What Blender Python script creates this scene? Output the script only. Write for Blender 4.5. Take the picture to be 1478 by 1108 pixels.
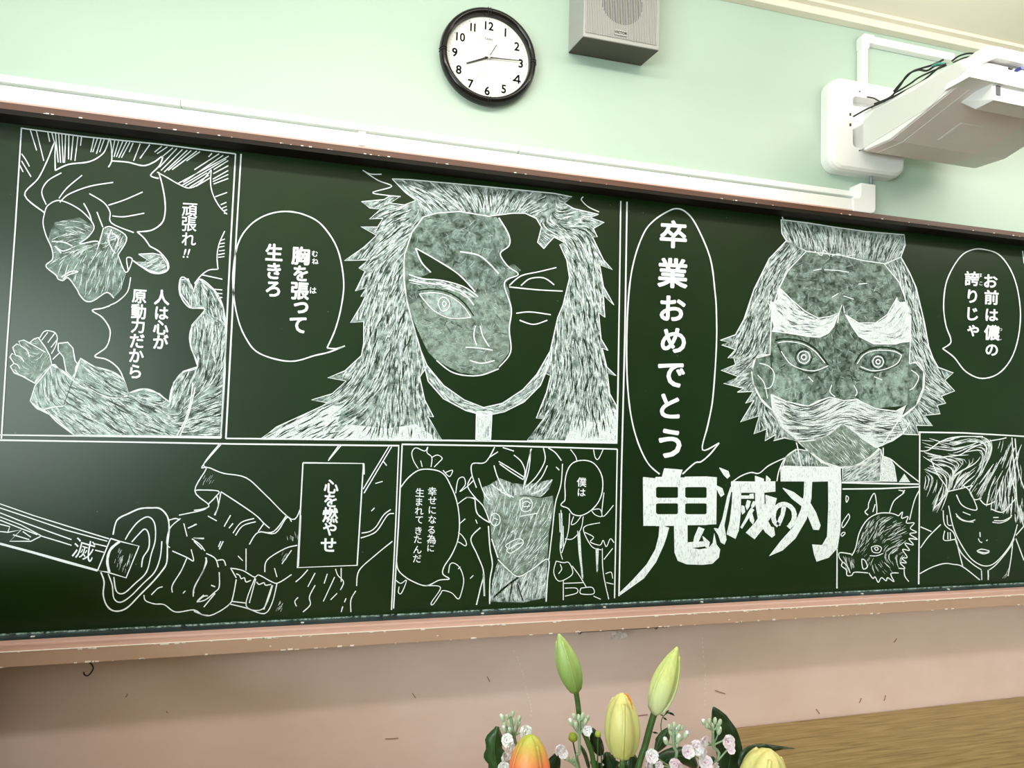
import bpy, bmesh, math, random
from mathutils import Vector, Matrix

# ------------------------------------------------------------------ clear
for o in list(bpy.data.objects):
    bpy.data.objects.remove(o)
scene = bpy.context.scene
COL = scene.collection
random.seed(11)

# ------------------------------------------------------------------ camera
YAW, PITCH, ROLL, FPX, DIST = 0.243346525, 0.0474906565, 0.0285552928, 885.430893, 1.70641645
CAM = Vector((0.0, -DIST, 1.6))
_f = Vector((math.sin(YAW) * math.cos(PITCH), math.cos(YAW) * math.cos(PITCH), math.sin(PITCH)))
_r = Vector((math.cos(YAW), -math.sin(YAW), 0))
_u = _r.cross(_f)
RIGHT = math.cos(ROLL) * _r + math.sin(ROLL) * _u
UP = -math.sin(ROLL) * _r + math.cos(ROLL) * _u
FWD = _f
cd = bpy.data.cameras.new('camera')
cd.sensor_width = 36.0
cd.lens = FPX * 36.0 / 1478.0
cd.clip_start = 0.02
cam = bpy.data.objects.new('camera', cd)
COL.objects.link(cam)
m = Matrix((RIGHT, UP, -FWD)).transposed().to_4x4()
m.translation = CAM
cam.matrix_world = m
scene.camera = cam

# ------------------------------------------------------------------ world, lights, exposure
world = bpy.data.worlds.new('world')
scene.world = world
world.use_nodes = True
wb = world.node_tree.nodes['Background']
wb.inputs[0].default_value = (0.80, 0.90, 1.0, 1)
wb.inputs[1].default_value = 2.5

def area(name, loc, rot, sx, sy, power, color):
    l = bpy.data.lights.new(name, 'AREA')
    l.shape = 'RECTANGLE'; l.size = sx; l.size_y = sy
    l.energy = power; l.color = color
    o = bpy.data.objects.new(name, l)
    COL.objects.link(o)
    o.location = loc; o.rotation_euler = rot
    return o
# fluorescent blackboard lights on the ceiling just in front of the board
area('blackboard_light', (-0.2, -0.92, 2.90), (math.radians(20), 0, 0), 2.4, 0.10, 17, (1.0, 0.98, 0.94))
area('blackboard_light', (2.9, -0.92, 2.90), (math.radians(20), 0, 0), 2.4, 0.10, 18, (1.0, 0.98, 0.94))
# classroom ceiling lights
area('classroom_light', (1.0, -3.6, 2.92), (0, 0, 0), 4.0, 2.4, 8, (1.0, 0.98, 0.95))
# added upward fill light that brightens the ceiling
area('ceiling_fill_light', (1.8, -1.0, 2.66), (math.radians(180), 0, 0), 4.6, 0.25, 40, (1.0, 0.94, 0.86))
# daylight coming in through the windows of the left wall
area('window_daylight', (-2.52, -4.3, 1.75), (0, math.radians(-90), 0), 1.5, 4.2, 165, (0.86, 1.0, 0.96))
scene.view_settings.view_transform = 'Standard'
scene.view_settings.look = 'None'
scene.view_settings.exposure = 0.0
scene.view_settings.gamma = 1.0
scene.view_settings.use_curve_mapping = False

# ------------------------------------------------------------------ pixel -> world helpers (photo is 1478 x 1108)
def ray(x, y):
    return FWD + RIGHT * ((x - 739.0) / FPX) - UP * ((y - 554.0) / FPX)
def onY(x, y, Y):
    d = ray(x, y)
    return CAM + d * ((Y - CAM.y) / d.y)
def onX(x, y, X):
    d = ray(x, y)
    return CAM + d * ((X - CAM.x) / d.x)
def onZ(x, y, Z):
    d = ray(x, y)
    return CAM + d * ((Z - CAM.z) / d.z)

# ------------------------------------------------------------------ object helpers
def finish(o, label=None, cat=None, group=None, kind=None):
    if label: o['label'] = label
    if cat: o['category'] = cat
    if group: o['group'] = group
    if kind: o['kind'] = kind
    return o
def empty(name, loc, label, cat, group=None):
    o = bpy.data.objects.new(name, None)
    COL.objects.link(o)
    o.location = loc
    o.empty_display_size = 0.05
    return finish(o, label, cat, group)
def link(name, me, mats, parent=None, smooth=False, **kw):
    o = bpy.data.objects.new(name, me)
    COL.objects.link(o)
    if not isinstance(mats, (list, tuple)): mats = [mats]
    for mm in mats: me.materials.append(mm)
    if smooth:
        for p in me.polygons: p.use_smooth = True
    if parent:
        o.parent = parent
        if not parent.parent: o.matrix_parent_inverse = Matrix.Translation(-Vector(parent.location))
    return finish(o, **kw)
class MB:
    def __init__(s):
        s.v = []; s.f = []; s.mi = []
    def poly(s, pts, mi=0):
        b = len(s.v)
        s.v += [tuple(p) for p in pts]
        s.f.append(tuple(range(b, b + len(pts)))); s.mi.append(mi)
    def grid(s, rings, closed=True, cap=False, mi=0):
        b = len(s.v); n = len(rings[0])
        for r in rings: s.v += [tuple(p) for p in r]
        for i in range(len(rings) - 1):
            for j in range(n if closed else n - 1):
                k = (j + 1) % n
                s.f.append((b + i * n + j, b + i * n + k, b + (i + 1) * n + k, b + (i + 1) * n + j)); s.mi.append(mi)
        if cap:
            s.f.append(tuple(b + j for j in range(n))[::-1]); s.mi.append(mi)
            s.f.append(tuple(b + (len(rings) - 1) * n + j for j in range(n))); s.mi.append(mi)
    def box(s, x0, x1, y0, y1, z0, z1, mi=0):
        s.hexa([(x0,y0,z0),(x1,y0,z0),(x1,y1,z0),(x0,y1,z0),(x0,y0,z1),(x1,y0,z1),(x1,y1,z1),(x0,y1,z1)], mi)
    def hexa(s, p, mi=0):
        b = len(s.v); s.v += [tuple(q) for q in p]
        for f in ((0,3,2,1),(4,5,6,7),(0,1,5,4),(1,2,6,5),(2,3,7,6),(3,0,4,7)):
            s.f.append(tuple(b + i for i in f)); s.mi.append(mi)
    def tube(s, pts, r, n=8, cap=True, mi=0, sub=0):
        pts = [Vector(p) for p in pts]
        if sub: pts = catmull(pts, sub)
        rings = []
        a = None
        for i, p in enumerate(pts):
            t = (pts[min(i + 1, len(pts) - 1)] - pts[max(i - 1, 0)]).normalized()
            if a is None:
                a = t.cross(Vector((0, 0, 1)))
                if a.length < 0.1: a = t.cross(Vector((0, 1, 0)))
            a = (a - t * a.dot(t)).normalized()
            c = t.cross(a)
            rr = r[min(i * len(r) // len(pts), len(r) - 1)] if isinstance(r, (list, tuple)) else r
            rings.append([p + (a * math.cos(2 * math.pi * k / n) + c * math.sin(2 * math.pi * k / n)) * rr for k in range(n)])
        s.grid(rings, True, cap, mi)
    def build(s, name, mats, parent=None, smooth=False, bevel=0, seg=2, fix=True, **kw):
        me = bpy.data.meshes.new(name)
        me.from_pydata(s.v, [], s.f)
        for i, p in enumerate(me.polygons): p.material_index = s.mi[i]
        if bevel or fix:
            bm = bmesh.new(); bm.from_mesh(me)
            if bevel:
                bmesh.ops.remove_doubles(bm, verts=bm.verts, dist=1e-5)
                es = [e for e in bm.edges if len(e.link_faces) == 2 and e.calc_face_angle(0) > 0.5]
                bmesh.ops.bevel(bm, geom=es, offset=bevel, segments=seg, affect='EDGES', profile=0.6)
            bmesh.ops.recalc_face_normals(bm, faces=bm.faces)
            bm.to_mesh(me); bm.free()
        me.update()
        return link(name, me, mats, parent, smooth, **kw)
def catmull(pts, n):
    out = []
    P = [pts[0]] + list(pts) + [pts[-1]]
    for i in range(1, len(P) - 2):
        p0, p1, p2, p3 = P[i - 1], P[i], P[i + 1], P[i + 2]
        for k in range(n):
            t = k / n
            out.append(0.5 * ((2 * p1) + (p2 - p0) * t + (2 * p0 - 5 * p1 + 4 * p2 - p3) * t * t + (3 * p1 - p0 - 3 * p2 + p3) * t ** 3))
    out.append(pts[-1])
    return out

# ------------------------------------------------------------------ materials
def newmat(name):
    mt = bpy.data.materials.new(name); mt.use_nodes = True
    nt = mt.node_tree
    return mt, nt, nt.nodes['Principled BSDF'], nt.nodes, nt.links
def mat(name, col, rough=0.5, metal=0.0, spec=0.5, noise=0.0, scale=20, bump=0.0, col2=None, coords='Object', stretch=(1, 1, 1), trans=0, sss=0):
    mt, nt, b, N, L = newmat(name)
    b.inputs['Base Color'].default_value = (*col, 1)
    b.inputs['Roughness'].default_value = rough
    b.inputs['Metallic'].default_value = metal
    b.inputs['Specular IOR Level'].default_value = spec
    if trans: b.inputs['Transmission Weight'].default_value = trans
    if sss:
        b.inputs['Subsurface Weight'].default_value = sss
        b.inputs['Subsurface Scale'].default_value = 0.01
    if col2 or bump:
        tc = N.new('ShaderNodeTexCoord'); mp = N.new('ShaderNodeMapping'); ns = N.new('ShaderNodeTexNoise')
        mp.inputs['Scale'].default_value = stretch
        ns.inputs['Scale'].default_value = scale; ns.inputs['Detail'].default_value = 6
        L.new(tc.outputs[coords], mp.inputs[0]); L.new(mp.outputs[0], ns.inputs[0])
        if col2:
            cr = N.new('ShaderNodeValToRGB')
            cr.color_ramp.elements[0].position = 0.5 - noise; cr.color_ramp.elements[1].position = 0.5 + noise
            cr.color_ramp.elements[0].color = (*col2, 1); cr.color_ramp.elements[1].color = (*col, 1)
            L.new(ns.outputs[0], cr.inputs[0]); L.new(cr.outputs[0], b.inputs['Base Color'])
        if bump:
            bp = N.new('ShaderNodeBump'); bp.inputs['Strength'].default_value = bump; bp.inputs['Distance'].default_value = 0.002
            L.new(ns.outputs[0], bp.inputs['Height']); L.new(bp.outputs[0], b.inputs['Normal'])
    return mt
M = {}
M['mint'] = mat('mint_wall_paint', (0.475, 0.60, 0.51), 0.42, noise=0.25, scale=1.3, col2=(0.435, 0.555, 0.47), bump=0.05)
M['pink'] = mat('pink_wall_paint', (0.87, 0.655, 0.61), 0.6, noise=0.22, scale=5, col2=(0.80, 0.58, 0.53), bump=0.1, stretch=(1, 1, 1.6))
M['cream'] = mat('cream_ceiling_paint', (0.88, 0.83, 0.72), 0.7, col2=(0.86, 0.81, 0.69), noise=0.2, scale=3)
M['creamtrim'] = mat('cream_moulding', (0.80, 0.76, 0.65), 0.5)
M['white'] = mat('white_plastic', (0.87, 0.87, 0.87), 0.35)
M['white2'] = mat('projector_white', (0.84, 0.84, 0.84), 0.4)
M['under'] = mat('projector_grey_underside', (0.90, 0.82, 0.84), 0.5, col2=(0.85, 0.77, 0.79), noise=0.15, scale=6)
M['panelgrey'] = mat('light_grey_plastic', (0.70, 0.70, 0.68), 0.45)
M['black'] = mat('black_gloss_plastic', (0.006, 0.005, 0.005), 0.15, spec=0.35)
M['blackm'] = mat('black_rubber', (0.012, 0.012, 0.012), 0.45)
M['print'] = mat('black_print', (0.008, 0.008, 0.008), 0.5)
M['greyprint'] = mat('grey_print', (0.25, 0.24, 0.24), 0.5)
M['face'] = mat('white_clock_face', (0.87, 0.87, 0.84), 0.6)
M['brown'] = mat('brown_lacquered_wood', (0.135, 0.058, 0.038), 0.32, col2=(0.085, 0.038, 0.026), noise=0.2, scale=30, stretch=(0.06, 1, 1))
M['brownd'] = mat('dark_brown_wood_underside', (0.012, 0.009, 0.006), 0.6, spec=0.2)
M['pinklip'] = mat('pink_varnished_tray_lip', (0.70, 0.44, 0.38), 0.3, col2=(0.62, 0.37, 0.31), noise=0.2, scale=30, stretch=(0.05, 1, 1))
M['chip'] = mat('chipped_white_primer', (0.86, 0.80, 0.72), 0.7)
M['steel'] = mat('steel_trough', (0.10, 0.13, 0.15), 0.3, metal=0.6, col2=(0.03, 0.045, 0.05), noise=0.15, scale=9, stretch=(0.5, 4, 4))
M['spk'] = mat('speaker_silver_grey', (0.40, 0.40, 0.385), 0.42, metal=0.1)
M['spkd'] = mat('speaker_dark_underside', (0.075, 0.07, 0.055), 0.6)
M['slot'] = mat('speaker_dark_slot', (0.012, 0.010, 0.008), 0.8, spec=0.1)
M['blue'] = mat('blue_connector', (0.03, 0.05, 0.28), 0.4)
M['teal'] = mat('teal_tape', (0.05, 0.30, 0.25), 0.4)
M['cable'] = mat('grey_cable', (0.18, 0.22, 0.28), 0.4)
M['chrome'] = mat('chrome_pin', (0.6, 0.6, 0.6), 0.2, metal=0.9)
# tan tray front with chipped paint along its edges
def m_tray():
    mt, nt, b, N, L = newmat('tan_tray_paint')
    b.inputs['Roughness'].default_value = 0.5
    tc = N.new('ShaderNodeTexCoord'); mp = N.new('ShaderNodeMapping'); mp.inputs['Scale'].default_value = (30, 30, 70)
    n1 = N.new('ShaderNodeTexNoise'); n1.inputs['Scale'].default_value = 1.0; n1.inputs['Detail'].default_value = 4
    L.new(tc.outputs['Object'], mp.inputs[0]); L.new(mp.outputs[0], n1.inputs[0])
    cr = N.new('ShaderNodeValToRGB'); cr.color_ramp.elements[0].position = 0.735; cr.color_ramp.elements[1].position = 0.745
    L.new(n1.outputs[0], cr.inputs[0])
    n2 = N.new('ShaderNodeTexNoise'); n2.inputs['Scale'].default_value = 4
    L.new(tc.outputs['Object'], n2.inputs[0])
    c2 = N.new('ShaderNodeValToRGB'); c2.color_ramp.elements[0].color = (0.48, 0.30, 0.22, 1); c2.color_ramp.elements[1].color = (0.58, 0.38, 0.29, 1)
    L.new(n2.outputs[0], c2.inputs[0])
    mx = N.new('ShaderNodeMixRGB'); mx.inputs[2].default_value = (0.85, 0.78, 0.68, 1)
    L.new(cr.outputs[0], mx.inputs[0]); L.new(c2.outputs[0], mx.inputs[1]); L.new(mx.outputs[0], b.inputs['Base Color'])
    return mt
M['tray'] = m_tray()
# green board enamel with faint wiped chalk dust
def m_board():
    mt, nt, b, N, L = newmat('green_board_enamel')
    b.inputs['Roughness'].default_value = 0.29
    b.inputs['Specular IOR Level'].default_value = 0.36
    tc = N.new('ShaderNodeTexCoord')
    n1 = N.new('ShaderNodeTexNoise'); n1.inputs['Scale'].default_value = 2.2; n1.inputs['Detail'].default_value = 5
    L.new(tc.outputs['Object'], n1.inputs[0])
    c1 = N.new('ShaderNodeValToRGB')
    c1.color_ramp.elements[0].position = 0.35; c1.color_ramp.elements[1].position = 0.7
    c1.color_ramp.elements[0].color = (0.0055, 0.019, 0.0035, 1); c1.color_ramp.elements[1].color = (0.0100, 0.031, 0.0070, 1)
    L.new(n1.outputs[0], c1.inputs[0])
    vo = N.new('ShaderNodeTexVoronoi'); vo.inputs['Scale'].default_value = 16
    L.new(tc.outputs['Object'], vo.inputs[0])
    c2 = N.new('ShaderNodeValToRGB'); c2.color_ramp.elements[0].position = 0.02; c2.color_ramp.elements[1].position = 0.035
    c2.color_ramp.elements[0].color = (0.16, 0.16, 0.16, 1); c2.color_ramp.elements[1].color = (0, 0, 0, 1)
    L.new(vo.outputs[0], c2.inputs[0])
    mx = N.new('ShaderNodeMixRGB'); mx.inputs[2].default_value = (0.5, 0.62, 0.55, 1)
    L.new(c2.outputs[0], mx.inputs[0]); L.new(c1.outputs[0], mx.inputs[1]); L.new(mx.outputs[0], b.inputs['Base Color'])
    return mt
M['board'] = m_board()
def m_chalk(name, lo, hi, scale, pos0, pos1, col=(0.84, 0.89, 0.87), stretch=(1, 1, 1), rot=0.0):
    """chalk dust lying on the board: bare board shows through where the noise is low"""
    mt, nt, b, N, L = newmat(name)
    b.inputs['Base Color'].default_value = (*col, 1); b.inputs['Roughness'].default_value = 0.95
    b.inputs['Specular IOR Level'].default_value = 0.1
    tc = N.new('ShaderNodeTexCoord'); mp = N.new('ShaderNodeMapping'); ns = N.new('ShaderNodeTexNoise')
    mp.inputs['Scale'].default_value = stretch; mp.inputs['Rotation'].default_value = (0, rot, 0)
    ns.inputs['Scale'].default_value = scale; ns.inputs['Detail'].default_value = 5; ns.inputs['Roughness'].default_value = 0.65
    L.new(tc.outputs['Object'], mp.inputs[0]); L.new(mp.outputs[0], ns.inputs[0])
    mr = N.new('ShaderNodeMapRange')
    mr.inputs['From Min'].default_value = pos0; mr.inputs['From Max'].default_value = pos1
    mr.inputs['To Min'].default_value = lo; mr.inputs['To Max'].default_value = hi
    L.new(ns.outputs[0], mr.inputs[0]); L.new(mr.outputs[0], b.inputs['Alpha'])
    return mt
M['line'] = m_chalk('chalk_line', 0.72, 1.0, 400, 0.3, 0.45, (0.90, 0.96, 1.0))
M['solid'] = m_chalk('chalk_solid_fill', 0.62, 1.0, 260, 0.34, 0.48, (0.86, 0.94, 0.98), (1, 1, 0.35))
M['hatch'] = m_chalk('chalk_hatching', 0.5, 1.0, 300, 0.35, 0.55, (0.86, 0.95, 0.98))
M['base'] = m_chalk('chalk_dust_light', 0.06, 0.60, 60, 0.36, 0.64, (0.70, 0.86, 0.86))
M['smudge'] = m_chalk('chalk_dust_smudged', 0.03, 0.46, 48, 0.34, 0.70, (0.66, 0.86, 0.80))
M['smudged'] = m_chalk('chalk_dust_thin', 0.02, 0.34, 85, 0.36, 0.70, (0.66, 0.80, 0.72))
M['dust'] = m_chalk('chalk_dust_edge', 0.0, 0.75, 90, 0.40, 0.7, (0.6, 0.8, 0.75))
# desk wood
def m_wood():
    mt, nt, b, N, L = newmat('oak_desk_top')
    b.inputs['Roughness'].default_value = 0.42
    tc = N.new('ShaderNodeTexCoord'); mp = N.new('ShaderNodeMapping'); mp.inputs['Scale'].default_value = (1.2, 22, 22)
    ns = N.new('ShaderNodeTexNoise'); ns.inputs['Scale'].default_value = 5; ns.inputs['Detail'].default_value = 8; ns.inputs['Distortion'].default_value = 0.6
    L.new(tc.outputs['Object'], mp.inputs[0]); L.new(mp.outputs[0], ns.inputs[0])
    cr = N.new('ShaderNodeValToRGB')
    cr.color_ramp.elements[0].position = 0.3; cr.color_ramp.elements[0].color = (0.19, 0.125, 0.04, 1)
    cr.color_ramp.elements[1].position = 0.7; cr.color_ramp.elements[1].color = (0.36, 0.26, 0.105, 1)
    L.new(ns.outputs[0], cr.inputs[0]); L.new(cr.outputs[0], b.inputs['Base Color'])
    return mt
M['wood'] = m_wood()
M['floor'] = mat('brown_floorboards', (0.30, 0.19, 0.10), 0.4, col2=(0.22, 0.13, 0.065), noise=0.2, scale=4, stretch=(1, 12, 1))
M['cab'] = mat('brown_cabinet_wood', (0.16, 0.10, 0.06), 0.5)
# ------------------------------------------------------------------ room shell
X0, X1, YB, ZC = -2.6, 5.2, -7.5, 2.985
def shell(name, mb, mt, **kw):
    return mb.build(name, mt, None, kind='structure', **kw)
b = MB(); b.box(X0 - .1, X1 + .1, YB - .1, 0.10, -0.10, 0); shell('floor', b, M['floor'])
b = MB(); b.box(X0 - .1, X1 + .1, YB - .1, 0.10, ZC, ZC + .1); shell('ceiling', b, M['cream'])
b = MB()
b.box(X0 - .1, X1 + .1, 0.0, 0.10, 1.0, ZC, 0)
b.box(X0 - .1, X1 + .1, 0.0, 0.10, 0.0, 1.0, 1)
wall = shell('wall_front', b, [M['mint'], M['pink']], fix=False)
b = MB(); b.box(X1, X1 + .1, YB, 0, 0, ZC); shell('wall_right', b, M['mint'])
b = MB(); b.box(X0, X1, YB - .1, YB, 0, ZC); shell('wall_back', b, M['mint'])
b = MB()   # left wall with a long window opening
b.box(X0 - .1, X0, YB, 0, 0, 0.95); b.box(X0 - .1, X0, YB, 0, 2.55, ZC)
b.box(X0 - .1, X0, -2.1, 0, 0.95, 2.55); b.box(X0 - .1, X0, YB, -6.5, 0.95, 2.55)
shell('wall_left', b, M['mint'])
b = MB()
for yy in (-6.5, -5.03, -3.57, -2.14): b.box(X0 - .07, X0 - .02, yy, yy + .04, 0.95, 2.55)
b.box(X0 - .07, X0 - .02, -6.5, -2.1, 0.95, 0.99); b.box(X0 - .07, X0 - .02, -6.5, -2.1, 2.51, 2.55)
shell('window_1', b, M['white'])
# crown moulding between wall and ceiling, with shadow gap
b = MB(); b.box(X0, X1, -0.030, 0, 2.948, ZC); b.box(X0, X1, -0.05, 0, 2.972, ZC)
shell('trim_1', b, M['creamtrim'], bevel=0.003)

# paint cracks, scratches and scuffs on the front wall
def wribbon(mb, pts, w, Y):
    P = [Vector((x, y, 0)) for x, y in pts]
    L_, R_ = [], []
    for i, p in enumerate(P):
        t = (P[min(i + 1, len(P) - 1)] - P[max(i - 1, 0)]).normalized()
        n = Vector((-t.y, t.x, 0)) * w * 0.5
        L_.append(onY(p.x + n.x, p.y + n.y, Y)); R_.append(onY(p.x - n.x, p.y - n.y, Y))
    mb.grid([L_, R_], closed=False)
b = MB()
for pts in ([(741,938),(748,951),(753,967),(757,980),(760,995),(764,1010),(767,1024),(766,1042)], [(1013,906),(1014,925),(1015,945),(1017,965),(1018,985),(1017,1005),(1018,1020)]):
    for k in range(len(pts) - 1):
        for q in range(3):
            if random.random() < 0.75:
                t0 = q / 3; t1 = t0 + 0.2
                A, B = pts[k], pts[k + 1]
                wribbon(b, [(A[0]+(B[0]-A[0])*t0+random.uniform(-.8,.8), A[1]+(B[1]-A[1])*t0), (A[0]+(B[0]-A[0])*t1, A[1]+(B[1]-A[1])*t1)], 1.3, -0.0012)
b.build('paint_crack', M['chip'], wall, fix=False, kind='stuff')
b = MB()
for x0_, y0_, x1_, y1_ in ((181,1006,184,1001),(1032,996,1047,1001),(556,1066,575,1065),(912,1033,935,1031),(1276,1011,1278,1003),(1178,1023,1183,1030),(1290,927,1294,921),(240,1026,242,1029),(1240,1014,1243,1007),(595,1000,600,1007),(703,976,707,984)):
    wribbon(b, [(x0_, y0_), ((x0_+x1_)/2+.4, (y0_+y1_)/2+.4), (x1_, y1_)], 1.5, -0.0012)
b.build('scratch', mat('brown_scratch', (0.38, 0.19, 0.14), 0.7), wall, fix=False, kind='stuff')

# ------------------------------------------------------------------ chalkboard
ZB0, ZB1 = 1.053, 2.2585
BX0, BX1 = -1.55, 3.25
YS = -0.012          # writing surface
cb = empty('chalkboard', (0.85, 0, ZB0), 'long dark green chalkboard covered in white chalk drawings and lettering', 'chalkboard')
b = MB(); b.box(BX0, BX1, YS, -0.0005, ZB0 - 0.01, ZB1 + 0.02)
surf = b.build('writing_surface', M['board'], cb)
# top rail : brown front, black underside
b = MB()
yf = -0.067
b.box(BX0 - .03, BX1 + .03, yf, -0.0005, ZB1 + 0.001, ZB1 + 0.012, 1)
b.box(BX0 - .03, BX1 + .03, yf - 0.001, -0.0005, ZB1 + 0.012, ZB1 + 0.023, 0)
b.box(BX0 - .03, BX1 + .03, yf + 0.014, -0.0005, ZB1 + 0.023, ZB1 + 0.034, 0)
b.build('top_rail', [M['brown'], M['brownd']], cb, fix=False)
b = MB()
for i in range(46):
    x = random.uniform(-0.8, 2.5); r = random.uniform(.001, .003)
    b.box(x, x + r * 2.5, yf - .0018, yf - .0008, ZB1 + .012, ZB1 + .012 + r)
b.build('paint_chip', M['chip'], cb, fix=False, kind='stuff')
# chalk tray
b = MB()
b.box(BX0 - .03, BX1 + .03, -0.05, -0.0125, 1.034, 1.0495, 0)
b.build('tray_trough', M['steel'], cb)
b = MB(); b.box(BX0 - .03, BX1 + .03, -0.078, -0.050, 1.028, 1.0515); b.build('tray_lip', M['pinklip'], cb, bevel=0.004)
b = MB(); b.box(BX0 - .03, BX1 + .03, -0.083, -0.0005, 1.0015, 1.036); b.build('tray_front', M['tray'], cb, bevel=0.0015)
b = MB()
for i in range(150):
    x = random.uniform(-0.85, 2.45); top = random.random() < .6
    w_ = random.uniform(.002, .012); h_ = random.uniform(.0008, .004)
    z = 1.0355 - h_ if top else 1.002
    b.box(x, x + w_, -0.0838, -0.0826, z, z + h_)
b.box(BX0, BX1, -0.0836, -0.080, 1.0348, 1.0362)
b.build('edge_chip', M['chip'], cb, fix=False, kind='stuff')
b = MB()
for px_ in (40, 435, 700, 1024, 1262, 1390, 880):
    p = onZ(px_, 920 - px_ * 0.0497 + 6, 1.0498)
    b = MB(); b.box(p.x - .004, p.x + .004, -0.036, -0.031, 1.0496, 1.0520); b.build('tray_screw', M['chip'], cb, bevel=0.0008)
b = MB(); b.box(BX0, BX1, YS - .0006, YS - .0002, ZB0 - .0032, ZB0 + .0008)
b.build('chalk_dust', M['dust'], surf, fix=False, kind='stuff')
# ------------------------------------------------------------------ chalk work on the board
from mathutils import geometry as G
# crops of the board the drawing coordinates are measured in: origin and scale
TL = {'A': (0, 170, 4.347), 'B': (0, 400, 4.347), 'C': (370, 240, 5.474), 'D': (630, 240, 5.474), 'E': (370, 440, 5.474), 'F': (630, 440, 5.474),
      'G': (1030, 310, 4.106), 'H': (1030, 480, 4.106), 'I': (1200, 610, 4.432), 'J': (0, 640, 4.26), 'K': (280, 640, 4.26), 'L': (560, 630, 4.347),
      'M': (890, 650, 4.347), 'P': (0, 0, 1.0), 'T': (490, 370, 2.954)}
def Q(tile, s):
    ox, oy, k = TL[tile]
    if isinstance(s, str):
        v = [float(a) for a in s.replace(',', ' ').split()]
        s = list(zip(v[0::2], v[1::2]))
    return [(ox + x / k, oy + y / k) for x, y in s]
def brd(x, y, lay):
    return onY(x, y, YS - 0.0003 * lay)
def smooth(pts, n=5):
    return [(v.x, v.y) for v in catmull([Vector((x, y, 0)) for x, y in pts], n)]
def ribbon(mb, pts, w, lay, taper=0.0, jit=0.0):
    n = len(pts)
    L_, R_ = [], []
    for i in range(n):
        x, y = pts[i]
        ax, ay = pts[max(i - 1, 0)]; bx, by = pts[min(i + 1, n - 1)]
        dx, dy = bx - ax, by - ay
        d = math.hypot(dx, dy) or 1e-6
        k = w * 0.5
        if taper: k *= 1 - taper * abs(2 * i / max(n - 1, 1) - 1) ** 2
        if jit: k *= 1 + random.uniform(-jit, jit)
        L_.append(brd(x - dy / d * k, y + dx / d * k, lay)); R_.append(brd(x + dy / d * k, y - dx / d * k, lay))
    mb.grid([L_, R_], closed=False)
def inside(p, poly):
    x, y = p; c = False; j = len(poly) - 1
    for i in range(len(poly)):
        xi, yi = poly[i]; xj, yj = poly[j]
        if (yi > y) != (yj > y) and x < (xj - xi) * (y - yi) / (yj - yi) + xi: c = not c
        j = i
    return c
class Chalk:
    """one drawing: outline strokes, hatching and smudged dust, each its own mesh under the board"""
    def __init__(s, name, label=None):
        s.name = name; s.label = label; s.m = {}
    def mb(s, k):
        return s.m.setdefault(k, MB())
    def line(s, tile, pts, w=2.3, sm=True, close=False, k='line', lay=4):
        pts = Q(tile, pts)
        if close: pts.append(pts[0])
        if sm and len(pts) > 2: pts = smooth(pts)
        ribbon(s.mb(k), pts, w * 0.86, lay, jit=0.12)
    def lines(s, tile, txt, w=2.0, sm=True):
        for t in txt.split(';'):
            if t.strip(): s.line(tile, t, w, sm)
    def fill(s, tile, pts, k='smudge', lay=1, outline=0, sm=False):
        pts = Q(tile, pts)
        if sm: pts = smooth(pts + [pts[0]])[:-1]
        tris = G.tessellate_polygon([[Vector((x, y, 0)) for x, y in pts]])
        m_ = s.mb(k); b0 = len(m_.v)
        m_.v += [tuple(brd(x, y, lay)) for x, y in pts]
        for t in tris:
            m_.f.append((b0 + t[0], b0 + t[1], b0 + t[2])); m_.mi.append(0)
        if outline: ribbon(s.mb('line'), pts + [pts[0]], outline, 4, jit=.12)
        return pts
    def hatch(s, poly, guides, n, ln=(14, 34), w=1.6, k='hatch', lay=3, avoid=(), curl=0.12):
        """short chalk strokes inside poly (photo px) that follow the nearest guide directions"""
        xs = [p[0] for p in poly]; ys = [p[1] for p in poly]
        mm = s.mb(k)
        g = [(a, b_, c / math.hypot(c, d), d / math.hypot(c, d)) for a, b_, c, d in guides]
        done = 0; tries = 0
        while done < n and tries < n * 12:
            tries += 1
            p = (random.uniform(min(xs), max(xs)), random.uniform(min(ys), max(ys)))
            if not inside(p, poly) or any(inside(p, a) for a in avoid): continue
            pts = [p]; L = random.uniform(*ln); st = 6.0; q = p
            off = random.gauss(0, curl)
            for i in range(int(L / st)):
                sx = sy = 0
                for a, b_, c, d in g:
                    wt = 1 / ((q[0] - a) ** 2 + (q[1] - b_) ** 2 + 30) ** 1.5
                    sx += c * wt; sy += d * wt
                dd = math.hypot(sx, sy) or 1
                sx /= dd; sy /= dd
                sx, sy = sx * math.cos(off) - sy * math.sin(off), sx * math.sin(off) + sy * math.cos(off)
                q = (q[0] + sx * st, q[1] + sy * st)
                if not inside(q, poly) or any(inside(q, a) for a in avoid): break
                pts.append(q)
            if len(pts) > 1:
                ribbon(mm, pts, w * random.uniform(.6, 1.25), lay, taper=0.7)
                done += 1
    def build(s):
        first = True
        for k, m_ in s.m.items():
            if not m_.f: continue
            nm = {'line': s.name, 'solid': s.name, 'erase': 'rubbed_out_gap'}.get(k, 'chalk_shading')
            m_.build(nm, M['board'] if k == 'erase' else M[k], surf, fix=False, kind='stuff', label=s.label if first else None)
            first = False
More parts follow.
